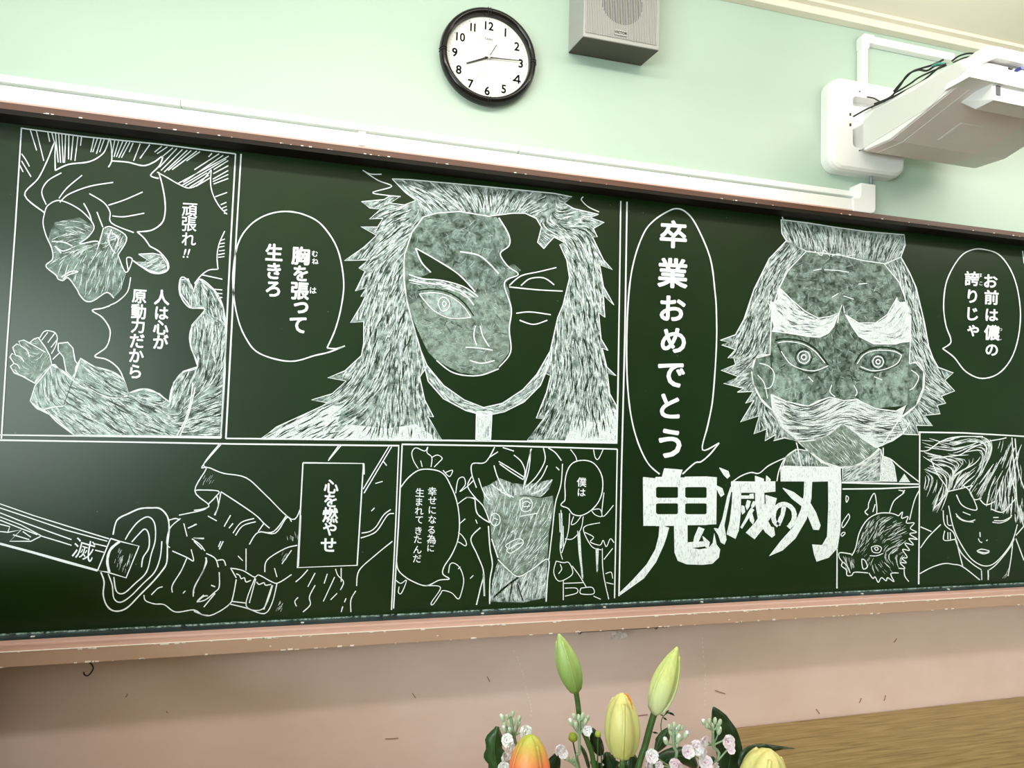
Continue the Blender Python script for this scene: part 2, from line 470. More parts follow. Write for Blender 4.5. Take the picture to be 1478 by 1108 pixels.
# ---- panel border lines
c = Chalk('chalk_panel_border')
for t, p_, w in (('P', '31,184 22,330 10,500 2,633', 2.6), ('P', '31,185 120,197 230,208 340,222', 2.4), ('P', '340,222 333,350 326,490 319,632', 2.6),
              ('P', '0,627.5 120,629 319,632', 2.4), ('P', '0,635 200,638 340,640.5 576,643', 2.6), ('P', '348,222 341,340 334,480 326,633', 2.6),
              ('P', '326,632.5 490,634 700,636 891,639', 2.6), ('P', '896,290 894,430 892,560 890,640', 2.4), ('P', '905,291 902,480 897,680 893.4,860', 2.6),
              ('P', '580,641 740,643.5 891,648', 2.4), ('P', '575.6,642 571,760 565,880', 2.2), ('P', '580.5,641 575,760 568,878', 2.2),
              ('P', '891,648 889,760 887,863', 2.2), ('P', '1214.7,696.3 1270,697.5 1328,698.6', 2.6), ('P', '1216,705.5 1270,705 1326,702.5', 2.2),
              ('P', '1327.6,624 1327,730 1326,843', 2.4), ('P', '1208.2,792 1208,849', 2.2), ('P', '1326,623.5 1390,624.5 1478,629.5 1484,630', 2.4), ('P', '1484,630 1484,838', 2.4),
              ('P', '1130,316 1126,300', 2), ('P', '1476,362 1478,380', 1.5)):
    c.line(t, p_, w, sm=False)
c.build()
# ---- speech bubbles
c = Chalk('chalk_speech_bubble', 'chalk outline of the round speech bubble beside the wild-haired portrait')
c.line('P', '472,502 484,475 493,440 496,404 487,359 465,325 440,310 412,305 385,310 362,324 345,348 337,385 337,424 344,462 355,488 370,507 397,518 425,521 454,513 475,508 498,499', 2.4)
c.line('P', '498,499 485,503 472,502', 2.4); c.build()
c = Chalk('chalk_speech_bubble', 'tall chalk speech bubble around the large vertical greeting')
c.line('P', '985,684 1003,668 1012,666 1025,655 1038,639', 2.4); c.line('P', '1038,639 1014,649 1022,612 1029,573 1034,500 1034,450 1032,421 1025,372 1005,325 990,306 976,301 962,306 944,318 930,335 917,369 909,410 905,470 905,540 910,595 920,636 935,668 952,684', 2.4)
c.build()
c = Chalk('chalk_speech_bubble', 'chalk speech bubble right of the bearded portrait')
c.line('P', '1360.5,503 1371,496 1372,488 1365,468 1362,438 1367,404 1384,373 1401,361 1421,360 1445,370 1465,404 1473,455 1465,505 1445,536 1418,546 1394,536 1377,515.5 1360.5,503', 2.1); c.build()
c = Chalk('chalk_speech_bubble')
c.line('L', '78,320 130,255 200,208 290,208 350,235 390,300 430,400 448,520 440,640 400,740 352,815 345,862 385,892 320,900 240,935 150,905 90,865 62,830 54,785', 1.9); c.build()
c = Chalk('chalk_speech_bubble')
c.line('L', '1110,400 1085,430 1130,450 1160,485 1210,495 1270,465 1320,410 1345,340 1345,260 1320,200 1280,160 1220,148 1160,165 1125,215 1110,290 1112,360 1110,400', 1.8); c.build()
c = Chalk('chalk_caption_box')
c.line('K', '670,118 1042,122 1003,748 636,762 670,118', 2.4, sm=False); c.line('K', '1042,122 1045,190', 3.4, sm=False); c.line('K', '640,755 655,440', 3, sm=False); c.build()
# ---- lettering
def glyph_mesh(ch, bold):
    if ch == '4':
        q = [(.20,-.36),(.29,-.36),(.29,.36),(.20,.36), (-.27,-.20),(.40,-.20),(.40,-.11),(-.27,-.11), (-.27,-.20),(-.16,-.20),(.29,.36),(.18,.36)]
        return q, [(0,1,2,3),(4,5,6,7),(8,9,10,11)], .6, .72
    cu = bpy.data.curves.new('t', 'FONT'); cu.body = ch; cu.size = 1.0; cu.offset = bold; cu.fill_mode = 'FRONT'; cu.resolution_u = 3
    cu.align_x = 'CENTER'
    o = bpy.data.objects.new('t', cu); COL.objects.link(o)
    dg = bpy.context.evaluated_depsgraph_get()
    me = bpy.data.meshes.new_from_object(o.evaluated_get(dg))
    bpy.data.objects.remove(o); bpy.data.curves.remove(cu)
    vs = [(v.co.x, v.co.y) for v in me.vertices]; fs = [tuple(p.vertices) for p in me.polygons]
    bpy.data.meshes.remove(me)
    if vs:
        xa, xb = min(v[0] for v in vs), max(v[0] for v in vs); ya, yb = min(v[1] for v in vs), max(v[1] for v in vs)
        vs = [(x - (xa + xb) / 2, y - (ya + yb) / 2) for x, y in vs]
        return vs, fs, xb - xa, yb - ya
    return vs, fs, 1, 1
def lettering(chars, label, bold=0.012, fn=brd, skew=-0.03, slope=0.06, lay=5):
    mb = MB()
    for ch, cx, cy, sz, *r in chars:
        rot = r[0] if r else 0.0
        vs, fs, gw, gh = glyph_mesh(ch, 0.0)
        k = sz / 0.92
        cop = [(0, 0)] + ([(bold * math.cos(a * 1.0472), bold * math.sin(a * 1.0472)) for a in range(6)] if bold > 0 else [])
        b0 = len(mb.v)
        for x, y in [(x + ox, y + oy) for ox, oy in cop for x, y in vs]:
            X_, Y_ = x * k, -y * k
            X_, Y_ = X_ * math.cos(rot) - Y_ * math.sin(rot), X_ * math.sin(rot) + Y_ * math.cos(rot)
            mb.v.append(tuple(fn(cx + X_ + skew * Y_, cy + Y_ + slope * X_, lay + 0.12 * ((len(mb.v) - b0) // len(vs)))))
        for ci in range(len(cop)):
            for f in fs:
                mb.f.append(tuple(b0 + ci * len(vs) + i for i in f)); mb.mi.append(0)
    mb.build('chalk_lettering', M['line'], surf, fix=False, label=label, kind='stuff')
lettering([('胸',434,369,25),('を',434,394.5,23),('張',433,420,25),('っ',434.5,444,26),('て',430,469,26)], 'bold chalk lettering in the round speech bubble', 0.035)
lettering([('生',395.5,364,24),('き',395.5,391,24),('ろ',394,417,24)], None, 0.035)
lettering([('む',454.4,366,9),('ね',455,377,9),('は',452,419,10)], None, 0.02)
lettering([('卒',972,338,38),('業',971,394,41),('お',971,445,38),('め',972,491,38),('で',969,541,40),('と',967,586,38),('う',967,640,44)], 'large vertical chalk greeting', 0.03)
lettering([('お',1430,405.5,20),('前',1431,429,20),('は',1431.6,454.6,19),('儂',1431.6,480,21),('の',1431.5,505,19)], None, 0.03)
lettering([('誇',1403,402,20),('り',1403.5,427.5,20),('じ',1404,453,20),('ゃ',1404.5,477,20)], None, 0.03)
lettering([('ほ',1414.7,397,6),('こ',1415.7,409,6),('わ',1443.5,475,6),('し',1443.5,488,6)], None, 0.01)
lettering([('頑',273.7,303.4,21),('張',273,323.5,21),('れ',272.6,345,20),('!',266.5,365.5,17,.25),('!',272,365.5,17,.25)], None, 0.015)
lettering([('人',233.5,429,21),('は',233.5,451.8,20),('心',232,472.5,21),('が',232,493,21)], None, 0.032)
lettering([('原',201,427.6,20),('動',200,449.5,21),('力',199,470,20),('だ',198,492,21),('か',197,513,21),('ら',195.5,536,21)], None, 0.03)
lettering([('幸',624,709,12.5),('せ',624,722,12),('に',624,736,12),('な',624,749.6,12),('る',622.6,764.6,12),('為',622.6,778,13),('に',621.6,791,11)], None, 0.012)
lettering([('生',606,710.5,12.5),('ま',605,724,12),('れ',605,737,12),('て',605,750,12),('き',604,765.7,12),('た',603,778,12),('ん',602.6,793,12),('だ',602,806,12)], None, 0.012)
lettering([('僕',839.5,695.6,13),('は',839.5,710.5,12)], None, 0.015)
lettering([('心',478,702,20),('を',477,722,20),('燃',476.7,743,21),('や',476,763,20),('せ',474,786,22)], None, 0.03)
lettering([('滅',121,793,30,.22)], None, -0.0)
# ---- title lettering, drawn as solid brush strokes
c = Chalk('chalk_title_lettering', 'big solid chalk title lettering below the speech bubble')
SL = [5.0]
def sol(*ps):
    for p_ in ps:
        SL[0] += 0.05; c.fill('M', p_, 'solid', SL[0], outline=1.1)
sol('167,168 245,175 245,472 170,472', '567,165 627,168 623,462 567,465', '387,170 428,170 428,466 387,466',
    '245,168 387,166 387,232 378,226 258,226 245,236', '428,166 567,164 567,236 556,227 440,227 428,234',
    '245,290 258,299 376,299 387,292 387,336 376,329 258,329 245,338', '428,290 440,299 556,299 567,292 567,336 556,329 440,329 428,338',
    '245,392 258,402 376,402 387,392 387,470 245,472', '428,392 440,402 556,402 567,392 567,465 428,467', '300,113 413,122 392,185 280,182')
sol('272,468 328,485 312,540 295,590 245,700 170,800 100,850 22,905 20,893 100,815 190,715 245,620 265,540')
sol('362,465 443,465 443,580 460,612 520,622 580,612 605,580 612,520 625,590 648,620 640,670 600,708 540,715 440,712 385,690 365,640')
sol('515,480 550,492 512,572 480,585 490,540', '450,577 570,570 562,598 455,612', '540,538 583,575 577,612 560,606')
sol('645,108 700,130 710,160 695,175 675,155', '622,218 662,238 674,275 655,290 640,265', '612,488 640,492 665,430 695,290 716,228 716,260 692,380 674,470 688,560 675,588 655,575 640,530')
sol('720,195 875,197 995,195 995,256 925,262 780,262 720,258', '728,256 780,260 776,400 765,500 745,552 692,525 712,440 725,330',
    '780,284 860,284 860,300 780,300', '835,275 858,270 860,300 838,300',
    '820,312 840,318 832,350 818,372 810,350', '785,345 800,350 805,385 790,400 783,380', '858,318 875,322 862,352 848,362 846,345',
    '845,360 862,372 830,420 785,490 778,482 808,430 828,385', '832,400 850,395 862,440 855,462 838,440',
    '870,160 922,178 926,330 942,430 968,480 985,482 992,530 975,545 935,512 890,440 872,330',
    '935,280 1003,300 978,400 925,480 865,555 812,515 872,450 918,380 938,330', '940,158 966,182 957,212 938,196')
c.line('M', '1055,345 1045,400 1018,468', 5.0); c.line('M', '1016,470 990,445 984,405 998,362 1030,340 1070,340 1105,368 1115,410 1105,450 1078,484', 8.0, k='solid', lay=5)
c.line('M', '1050,345 1040,400 1012,468', 7.0, k='solid', lay=5)
sol('1030,102 1208,104 1405,107 1408,190 1222,194 1180,192 1030,192', '1328,186 1408,186 1402,500 1385,610 1330,670 1255,695 1240,650 1228,590 1290,595 1322,540 1330,350',
    '1180,190 1225,190 1220,300 1190,430 1120,550 1040,625 958,662 1030,570 1110,480 1158,370 1176,280', '1042,235 1110,262 1160,300 1210,322 1250,390 1278,470 1268,497 1235,495 1205,420 1165,350 1100,300')
c.build()

# ---- panel 1 : person in profile with folded hands
c = Chalk('chalk_profile_drawing', 'chalk drawing of a person in profile with swept-back hair and raised joined hands')
faceA = '345,655 420,640 500,625 590,680 560,740 505,790 612,775 600,860 655,690 730,690 795,750 745,860 790,980 760,1080 710,1130 665,1095 590,1145 540,1150 500,1110 485,1080 430,1005 390,1020 350,985 290,930 330,885 325,830 300,770 320,700'
fp = c.fill('A', faceA, 'smudge', 1)
c.lines('A', '280,595 155,485 240,380 300,260 345,150 345,240 347,330; 347,330 430,292 560,275 640,230 670,180 688,130 700,200 700,270 680,310; 700,270 800,278 900,300 970,275 1020,240 1000,300 945,360 995,380; 995,340 1018,420 1035,520 1035,600 1015,660 950,705 860,715; 860,715 905,755 940,805; 940,805 1000,840 1050,900 1055,950 1010,975 950,970 890,935 835,895', 2.3)
c.lines('A', '385,345 300,395 262,465 290,545; 515,360 420,440 370,505; 710,405 560,430 430,480 375,530; 560,475 650,530 690,590 700,660 840,720; 680,548 780,515 895,465; 705,615 780,620 905,598; 525,535 560,600 578,660; 608,590 645,685', 2.0)
c.lines('A', '280,595 300,550 365,518 450,545 530,600 590,680 555,745 500,790 615,775 600,860 650,690; 280,595 270,660 290,740 325,820 330,885 288,930 350,985 365,1010 395,1020 430,1005 485,1080 500,1110 540,1150 590,1145 670,1095 715,1130; 655,690 700,685 795,750 740,860; 700,700 680,760 700,820 725,850; 700,720 740,750 735,800; 345,805 390,835 445,820; 360,822 385,850; 325,775 400,780 455,805; 385,1000 440,965 490,965 430,985 395,1010; 740,860 790,970 830,890 795,880 805,960; 820,1000 800,1090 740,1150 690,1175', 1.9)
tail = c.fill('A', '870,855 960,850 1010,860 1052,920 1050,955 1000,975 930,955 850,905 945,905', 'base', 1, outline=1.5)
c.hatch(tail, [(220, 370, 2, -1)], 60, (8, 18)); c.hatch(Q('A', '650,690 720,690 795,750 740,860 660,860'), [(160, 345, 1, -2)], 60, (5, 14), 1.3)
c.hatch(fp, [(80, 350, 3, -1), (110, 400, 1, -4), (160, 400, 1, -4), (120, 330, 3, 1)], 170, (8, 20), 1.1)
# burst of rays along the top and right of the panel
for xa, ya, xb, yb in ((190,75,230,205),(228,80,275,270),(300,90,312,150),(325,92,340,150),(348,95,365,280),(368,98,380,282),(388,100,396,282),(412,102,405,282),(432,105,430,260),(460,108,445,265),(490,110,470,270),(512,115,505,175),(590,125,570,215),(612,128,582,215),(635,130,605,225),(655,132,625,215),(720,140,702,235),(745,145,715,245),(770,148,730,245),(795,150,745,250),(815,153,762,250),(835,158,810,215),(880,162,838,270),(940,168,878,255),(1015,178,970,215),(1050,182,985,225),(1085,188,1010,250),(1110,192,1000,310),(1145,198,1010,330),(1175,203,1030,340),(1200,205,1055,330),(1235,208,1080,325),(1255,212,1170,270),(1330,222,1308,245),(1375,225,1220,325),(1400,235,1150,405),(1435,240,1120,410),(1420,258,1140,425),(1300,345,1160,430),(1310,360,1190,435),(1320,375,1230,430),(1432,268,1340,325),(1432,300,1338,350),(1432,330,1335,385),(1432,355,1335,400),(1432,380,1340,415),(1425,468,1350,495),(1420,530,1385,545),(1422,555,1392,568),(1425,575,1400,585),(1425,600,1405,598),(1410,760,1385,770),(1410,785,1378,790),(1408,805,1372,812),(1410,830,1375,835),(1410,850,1370,858),(1408,870,1368,875)):
    c.line('A', [(xa, ya), (xb, yb)], 1.9, sm=False)
c.lines('A', '985,340 1050,375 1110,410 1180,440 1240,420 1290,370 1325,325; 1325,325 1322,420 1340,490 1380,560 1425,605; 1410,710 1375,790 1362,870 1368,950; 1365,950 1310,955 1260,990 1220,1040; 1270,985 1395,1012; 135,225 160,260 185,305; 135,270 165,320 195,370; 118,285 145,340', 1.9)
c.lines('B', '1345,75 1395,80; 1350,100 1395,103; 1365,122 1395,128; 1370,145 1392,152', 1.7)
c.lines('B', '690,178 640,195 578,208 640,250 685,315 690,370 665,440 595,495 660,512 715,545 760,600 805,725', 2.2)
# joined hands
h1 = c.fill('B', '65,560 88,540 62,500 75,478 98,490 80,440 105,418 130,430 118,402 150,394 185,412 212,388 240,378 285,440 312,490 325,545 270,600 220,665 140,620 90,600', 'smudge', 1, outline=1.8)
h2 = c.fill('B', '365,415 425,408 458,445 470,520 488,548 455,630 415,590 398,500 365,460', 'smudge', 1, outline=1.8)
c.lines('B', '130,430 170,460 185,500; 98,490 130,500 150,530; 88,540 110,550 125,575; 185,412 250,450 285,470; 250,380 272,345 300,335 345,348 360,385 345,440 322,480; 262,395 300,345; 300,410 345,350; 320,440 360,390; 330,515 378,470', 1.8)
c.hatch(h1, [(30, 520, 1, 1), (60, 530, 1, -2)], 70, (6, 14), 1.1)
# sleeve and rope mass
sl = Q('B', '325,550 400,590 460,640 478,560 505,508 590,560 700,592 770,640 805,728 900,702 1000,730 1065,785 1090,660 1150,590 1240,560 1195,420 1205,300 1290,200 1200,192 1130,100 1130,15 1180,10 1215,90 1250,10 1340,80 1400,190 1415,320 1412,600 1390,1000 470,990 330,870 250,830 190,775 220,680')
c.fill('P', sl, 'base', 1, outline=1.8)
c.fill('B', '325,550 400,590 460,640 510,510 590,560 770,640 805,735 900,702 1060,780 1110,990 470,990 330,870 250,830 190,775 220,680', 'base', 2)
c.hatch(sl, [(70, 545, 0.3, 3), (110, 560, 2, 1.2), (100, 600, 2.2, 1.4), (160, 600, 2, 1.5), (200, 580, 2, 0.9), (230, 600, 2, 1.5), (300, 590, 3, -1), (300, 610, 3, -.7), (250, 580, 1, -3), (290, 520, 0.3, -3), (290, 470, .1, -3), (310, 440, .6, 2), (270, 430, .7, 2), (270, 550, 1.5, -3)], 620, (12, 34), 1.7)
c.hatch(sl, [(70, 545, 0.3, 3), (110, 560, 2, 1.2), (100, 600, 2.2, 1.4), (160, 600, 2, 1.5), (200, 580, 2, 0.9), (230, 600, 2, 1.5), (300, 590, 3, -1), (250, 580, 1, -3), (290, 520, 0.3, -3), (290, 470, .1, -3), (270, 550, 1.5, -3)], 330, (8, 30), 1.3, k='erase', lay=3.4)
c.lines('B', '220,655 325,550 375,580 455,645; 505,508 460,645; 190,775 245,830 330,815 400,808; 250,820 300,850 360,910 470,992; 455,645 540,690 690,755 800,745; 590,560 700,590 770,640 805,728; 805,728 880,702 960,712 1060,780; 1062,785 1080,690 1140,600 1240,560 1195,430 1200,320 1285,200 1190,190 1130,110 1128,20 1155,0 1200,50 1215,95; 1215,90 1250,10 1340,75 1395,170 1418,300; 1210,660 1195,780 1160,900 1110,992; 1225,690 1200,800 1170,900 1130,992', 2.0)
c.line('B', '690,755 830,960 860,1000', 1.2, k='erase', lay=4); c.line('B', '455,650 400,800', 1.2, k='erase', lay=4); c.line('B', '460,645 550,695 690,748 820,760 980,850', 1.3, k='erase', lay=4)
c.build()

# ---- panel 2 : wild haired face, half in shadow
c = Chalk('chalk_face_drawing', 'large chalk drawing of a long shaggy haired person facing forward, half the face in shadow')
hair = [(566,258),(590,259),(700,269),(800,279),(825.5,284),(814.5,293),(828,301),(864,309.4),(852,314),(872,321),(856.5,329.5),(862,342),(855,342),(871,375),(884,389),(865.7,382.5),(871,413.5),(886,440),(871,426),(873,458),(864,451),(867.5,489),(877.5,505.8),(869,502),(875.7,529.5),(889,542),(876.6,538.6),(880,568),(890,586),(891,637),(760.6,635.5),(785,604),(774,603.5),(789,566),(795,542),(787,538.6),(792.6,513),(799,485.7),(805,458),(812.7,440),(822,401),(818,375),(808,353),(814.5,349.6),(800,342),(792,350),(785,358.7),(776,349.6),(781.6,327.7),(774,315),(758,307.6),(739.6,307.6),(705,312),(663,305),(630,307.6),(611,313),(594.7,335),(583.7,368),(583.7,404),(588,440),(594.7,462),(607.5,506),(616.6,527.7),(605.7,544),(613,577),(625.7,601.7),(617,600),(638.5,636),(375.5,633.6),(399,616),(465,586),(472,580.7),(449.5,577),(479.6,568),(499.7,549.6),(473,545),(498,535),(521.6,513),(525,495),(525,464),(506,465.6),(521.6,440),(527,428),(520.7,428),(529,415),(513,420),(527,391.6),(518,387),(531,375),(497,376),(525,357),(543.5,339.6),(521,327),(545,327.7),(552.7,315),(533.5,316),(549,302),(534,300),(521.6,291),(554.5,288),(562,283),(578,283),(563.6,293),(583.7,295.7),(600,289),(585.6,278)]
c.fill('P', hair, 'base', 1, outline=1.5)
hg = [(600,270,2,1),(640,285,2,1.4),(680,290,1,1.6),(703,290,.1,2),(730,290,-1,1.6),(780,300,-2,1.1),(820,310,2,-.6),(800,330,1.5,1),(575,300,-2,.7),(570,330,-1.5,1.2),(550,360,-1.4,1.4),(560,400,-.8,2),(545,450,-.5,2),(560,500,-.5,2),(530,560,-1.2,1.6),(590,520,-.1,2),(600,580,.4,2),(560,600,-.1,2),(500,600,-2.2,1.1),(440,618,-2.2,1.1),(840,360,.7,2),(850,420,.4,2),(830,470,-.1,2),(855,500,.5,2),(830,560,-.3,2),(800,610,-1,2),(870,590,.3,2),(850,620,0,2)]
c.hatch(hair, hg, 1700, (12, 34), 1.55); c.hatch(hair, hg, 620, (8, 26), 1.5, k='erase', lay=3.4)
c.fill('P', [(375.5,633.6),(465,588),(495,585),(480,633)], 'hatch', 2); c.fill('P', [(480,634),(500,612),(560,618),(600,612),(636,636)], 'hatch', 2); c.fill('P', [(815,636),(830,605),(862,610),(878,585),(890,592),(891,637)], 'hatch', 2)
face = [(611,313),(630,307.6),(663,305),(705,312),(720,314),(734,338),(735,354),(722,366),(733,384),(742,381),(752,390),(730,408),(735,420),(738,445),(735,475),(735,508),(722,526),(712,536),(690,541),(665,538),(648,530),(630,520),(618,508),(610,492),(600,470),(590,445),(584,404),(584,368),(595,335)]
c.fill('P', face, 'smudge', 1); c.fill('P', [(588,440),(640,420),(700,420),(738,445),(735,508),(712,536),(665,538),(630,520),(610,492),(596,462)], 'smudged', 2)
c.hatch(face, [(640,330,1,-.3),(700,340,.6,2),(640,380,-1,.5),(600,400,.3,2),(690,440,.2,2),(640,480,1,.3),(700,520,1,-.2)], 620, (6, 16), 1.1, k='base', lay=2.4, curl=.7); c.hatch(face, [(640,330,1,-.3),(700,340,.6,2),(640,380,-1,.5),(600,400,.3,2),(690,440,.2,2),(640,480,1,.3),(700,520,1,-.2)], 260, (5, 13), 1.0, k='erase', lay=2.45, curl=.7)
# brow left bare, almond eye, nose, mouth
c.fill('P', [(600,358),(612,366),(630,375),(661,394),(674,406),(686,421),(655,412),(625,404),(603,402),(622,393),(610,378)], 'erase', 2.5)
c.lines('P', '600,358 625,372 661,395 686,421; 600,358 608,378 622,393; 590,396 610,402 640,405 670,414 690,428; 590,404 612,408 645,412 668,422 684,440', 2.0)
c.hatch([(592,398),(620,404),(655,408),(690,430),(676,432),(650,418),(610,412),(590,408)], [(620,405,3,.4),(670,420,2,1.2)], 70, (10, 24), 1.4)
c.fill('P', [(605,424),(625,422),(648,428),(668,442),(680,458),(650,458),(625,448)], 'base', 2.2)
c.lines('P', '605,424 625,422 648,427 668,441 680,458; 605,424 625,447 650,459 680,458; 632,438 636,430 644,430 649,438 645,447 637,448 632,438; 638,438 641,435 644,438 641,442 638,438', 1.5)
c.line('P', '603,419 625,417 650,423 670,437 684,456', 2.2, k='erase', lay=3)
c.lines('P', '672,501 690,502 711,505; 686,470 684,485 688,498; 693,470 697,485 706,500; 678,520 695,524 714,520; 735,412 752,398 778,392 803,386; 735,414 775,418 812,420; 752,412 765,402 785,401 800,411; 745,452 765,450 795,454; 750,462 770,468 790,462; 720,314 734,338 735,354 722,366 733,384 748,396 728,408 738,445 735,475 737,508 720,530; 584,368 583,404 590,445 607,505; 630,520 655,538 690,542 720,532', 2.0)
c.line('P', '664,363 690,368 706,380 720,395', 2.4, k='hatch')
# jaw band and neck
jaw = [(607,505),(616,527),(640,556),(670,577),(698,588),(725,582),(755,562),(775,540),(791,512),(797,500),(795,520),(780,556),(756,580),(728,594),(700,600),(672,592),(640,575),(618,550)]
c.fill('P', jaw, 'base', 1, outline=1.6); c.hatch(jaw, [(630,550,1,1.2),(690,592,1,.2),(740,580,1,-.6),(785,535,.6,-1)], 110, (12, 26), 1.4)
nk = c.fill('P', [(688,594),(710,594),(708,636),(687,636)], 'hatch', 2, outline=1.8); c.hatch(nk, [(698, 615, 0, 2)], 40, (12, 30), 1.6)
c.lines('C', '840,30 900,60 990,62; 840,30 960,110 1070,158 920,205 1000,225 1140,238', 1.7); c.lines('D', '1160,240 1145,265 1200,320 1285,360', 1.6)
c.build()

# ---- panel 3 : bearded old man
c = Chalk('chalk_bearded_face_drawing', 'large chalk drawing of an old man with bushy eyebrows, moustache and beard')
def GH(g, h): return Q('G', g) + Q('H', h)
top = Q('G', '400,28 560,48 700,70 900,98 1130,118 1135,180 1110,250 1020,290 880,270 760,240 600,222 550,215 480,180 430,150 405,110')
lh = GH('430,155 480,180 550,215 440,330 390,430 345,560 335,780', '335,82 335,130 250,150 225,230 235,300 300,420 360,465 345,480')
lh = Q('G', '430,155 480,180 550,215 440,330 390,430 345,560 335,780') + Q('H', '335,130 250,150 225,230 235,300 280,390 350,462 400,560 500,645 420,622 355,640 370,602 305,640 315,570 240,600 270,492 160,530 240,400 190,418 235,348 140,352 180,330 60,300 150,262 45,222 130,190 120,148 85,150 128,100 48,72 95,58 40,45') + Q('G', '130,710 180,620 240,440 330,260')
rh = Q('G', '1110,250 1160,340 1200,430 1250,640 1275,780') + Q('H', '1300,150 1330,205 1420,238 1370,282 1428,345 1350,375 1375,418 1325,430 1342,480 1250,490 1297,550 1200,548 1215,605 1150,602 1120,600 1060,640 1000,665 1110,500 1200,430 1240,330 1245,230 1200,180 1160,180') + Q('G', '1165,780 1165,600 1130,480 1100,400 1010,290')
fc = Q('G', '440,330 550,215 600,222 760,245 880,275 1010,290 1100,400 1130,480 1165,600 1165,780') + Q('H', '1160,180 1150,430 960,450 830,395 680,390 560,435 430,410 350,365 345,180 340,82') + Q('G', '340,780 345,560 390,430')
mo = Q('H', '340,365 430,408 560,435 620,405 690,382 770,402 850,395 960,450 1080,465 1140,430 1110,500 1160,540 1120,600 1000,668 960,680 870,620 770,540 690,600 600,640 500,645 400,560 350,462')
c.fill('P', fc, 'smudge', 1); c.hatch(fc, [(1215,400,3,.2),(1160,400,2,-.5),(1270,400,2,.5),(1215,500,.1,3),(1180,560,1,-2),(1260,560,1,2)], 520, (6, 16), 1.1, k='base', lay=1.8, curl=.7); c.hatch(fc, [(1215,400,3,.2),(1160,400,2,-.5),(1270,400,2,.5),(1215,500,.1,3),(1180,560,1,-2),(1260,560,1,2)], 420, (5, 14), 1.1, k='erase', lay=1.9, curl=.5)
c.fill('P', Q('H', '345,180 430,250 520,240 560,435 430,410 350,365') , 'smudge', 2); c.fill('P', Q('H', '900,250 1060,240 1150,200 1150,430 960,450 860,395'), 'smudge', 2)
for pl, gd, n in ((top, [(1140,330,1,2.2),(1180,340,.5,2),(1215,345,.1,2),(1260,350,-.5,2),(1295,355,-1,2)], 240), (lh, [(1130,370,-1.5,2),(1100,420,-.8,2),(1080,490,-.6,2),(1070,530,-2,1),(1085,590,-1,1.6),(1120,620,-.5,2),(1110,600,1,1.5)], 420), (rh, [(1310,370,.7,2),(1330,440,.4,2),(1345,520,1,2),(1350,570,1.8,1),(1330,610,1,1.5),(1300,630,.5,2)], 330)):
    c.fill('P', pl, 'base', 1, outline=1.6); c.hatch(pl, gd, n, (12, 36), 1.35); c.hatch(pl, gd, int(n * .45), (8, 22), 1.3, k='erase', lay=3.4)
c.fill('H', '335,130 250,150 225,230 235,300 280,390 350,462 347,300', 'smudge', .8); c.fill('H', '1160,180 1200,180 1245,230 1240,330 1200,430 1120,500 1150,430', 'smudge', .8)
c.fill('P', mo, 'hatch', 2.2, outline=1.6)
mg = [(1130,590,2,.9),(1160,600,2,-.1),(1190,592,2,-1),(1215,578,2,-1),(1240,590,2,1),(1275,605,2,.2),(1300,595,2,-.8)]
c.hatch(mo, mg, 460, (14, 38), 1.6); c.hatch(mo, mg, 150, (10, 26), 1.0, k='erase', lay=3.4)
eb1 = c.fill('G', '390,432 460,500 540,570 620,612 690,602 742,578 712,660 680,700 630,725 560,720 440,700 345,690 360,660 340,600 350,570 318,512 360,520 380,500', 'hatch', 2.2, outline=1.4)
eb2 = c.fill('G', '780,590 860,640 960,640 1030,590 1088,488 1100,520 1140,515 1150,570 1170,600 1168,700 1170,750 1110,755 1080,765 950,765 860,720 820,660', 'hatch', 2.2, outline=1.4)
c.hatch(eb1, [(1130,440,1.5,1.2),(1170,470,2,.4),(1200,460,1,-1)], 150, (10, 26), 1.7); c.hatch(eb2, [(1225,465,1,1),(1255,480,2,0),(1300,455,1,-1.4)], 150, (10, 26), 1.7)
c.hatch(eb1, [(1130,440,1.5,1.2),(1170,470,2,.4),(1200,460,1,-1)], 45, (6, 14), .9, k='erase', lay=3.4); c.hatch(eb2, [(1225,465,1,1),(1255,480,2,0),(1300,455,1,-1.4)], 45, (6, 14), .9, k='erase', lay=3.4)
ch = c.fill('H', '500,645 600,640 690,600 770,540 870,620 980,685 900,760 830,790 750,797 660,770 560,700', 'smudge', 1.2, outline=1.8)
c.fill('P', ch, 'smudged', 1.6); c.hatch(ch, [(1215, 640, 1, 1)], 90, (8, 18), 1.1)
for t in ('G',): c.lines(t, '655,325 740,330 800,340; 700,490 740,465; 770,480 830,500; 600,215 640,240 655,208 690,245; 700,245 740,230 770,245 840,235; 760,535 745,580 735,640; 770,540 775,580; 590,330 640,320; 860,410 910,405', 1.4)
c.line('H', '365,45 440,36 530,52 600,92 650,150 682,195', 2.6, k='erase', lay=3); c.line('H', '840,175 880,120 960,88 1060,92 1125,122', 2.6, k='erase', lay=3)
c.line('H', '380,70 420,150 480,200 560,240 620,230', 1.8, k='erase', lay=3); c.line('H', '860,210 930,235 1000,225 1090,190 1110,150', 1.8, k='erase', lay=3)
c.line('G', '440,470 520,560 620,612 690,605 742,580', 2.0, k='erase', lay=3); c.line('G', '785,592 860,635 950,640 1030,590 1085,490', 2.0, k='erase', lay=3)
c.line('H', '430,412 560,440 690,388 770,405 860,398 960,455 1080,468', 1.6, k='erase', lay=3)
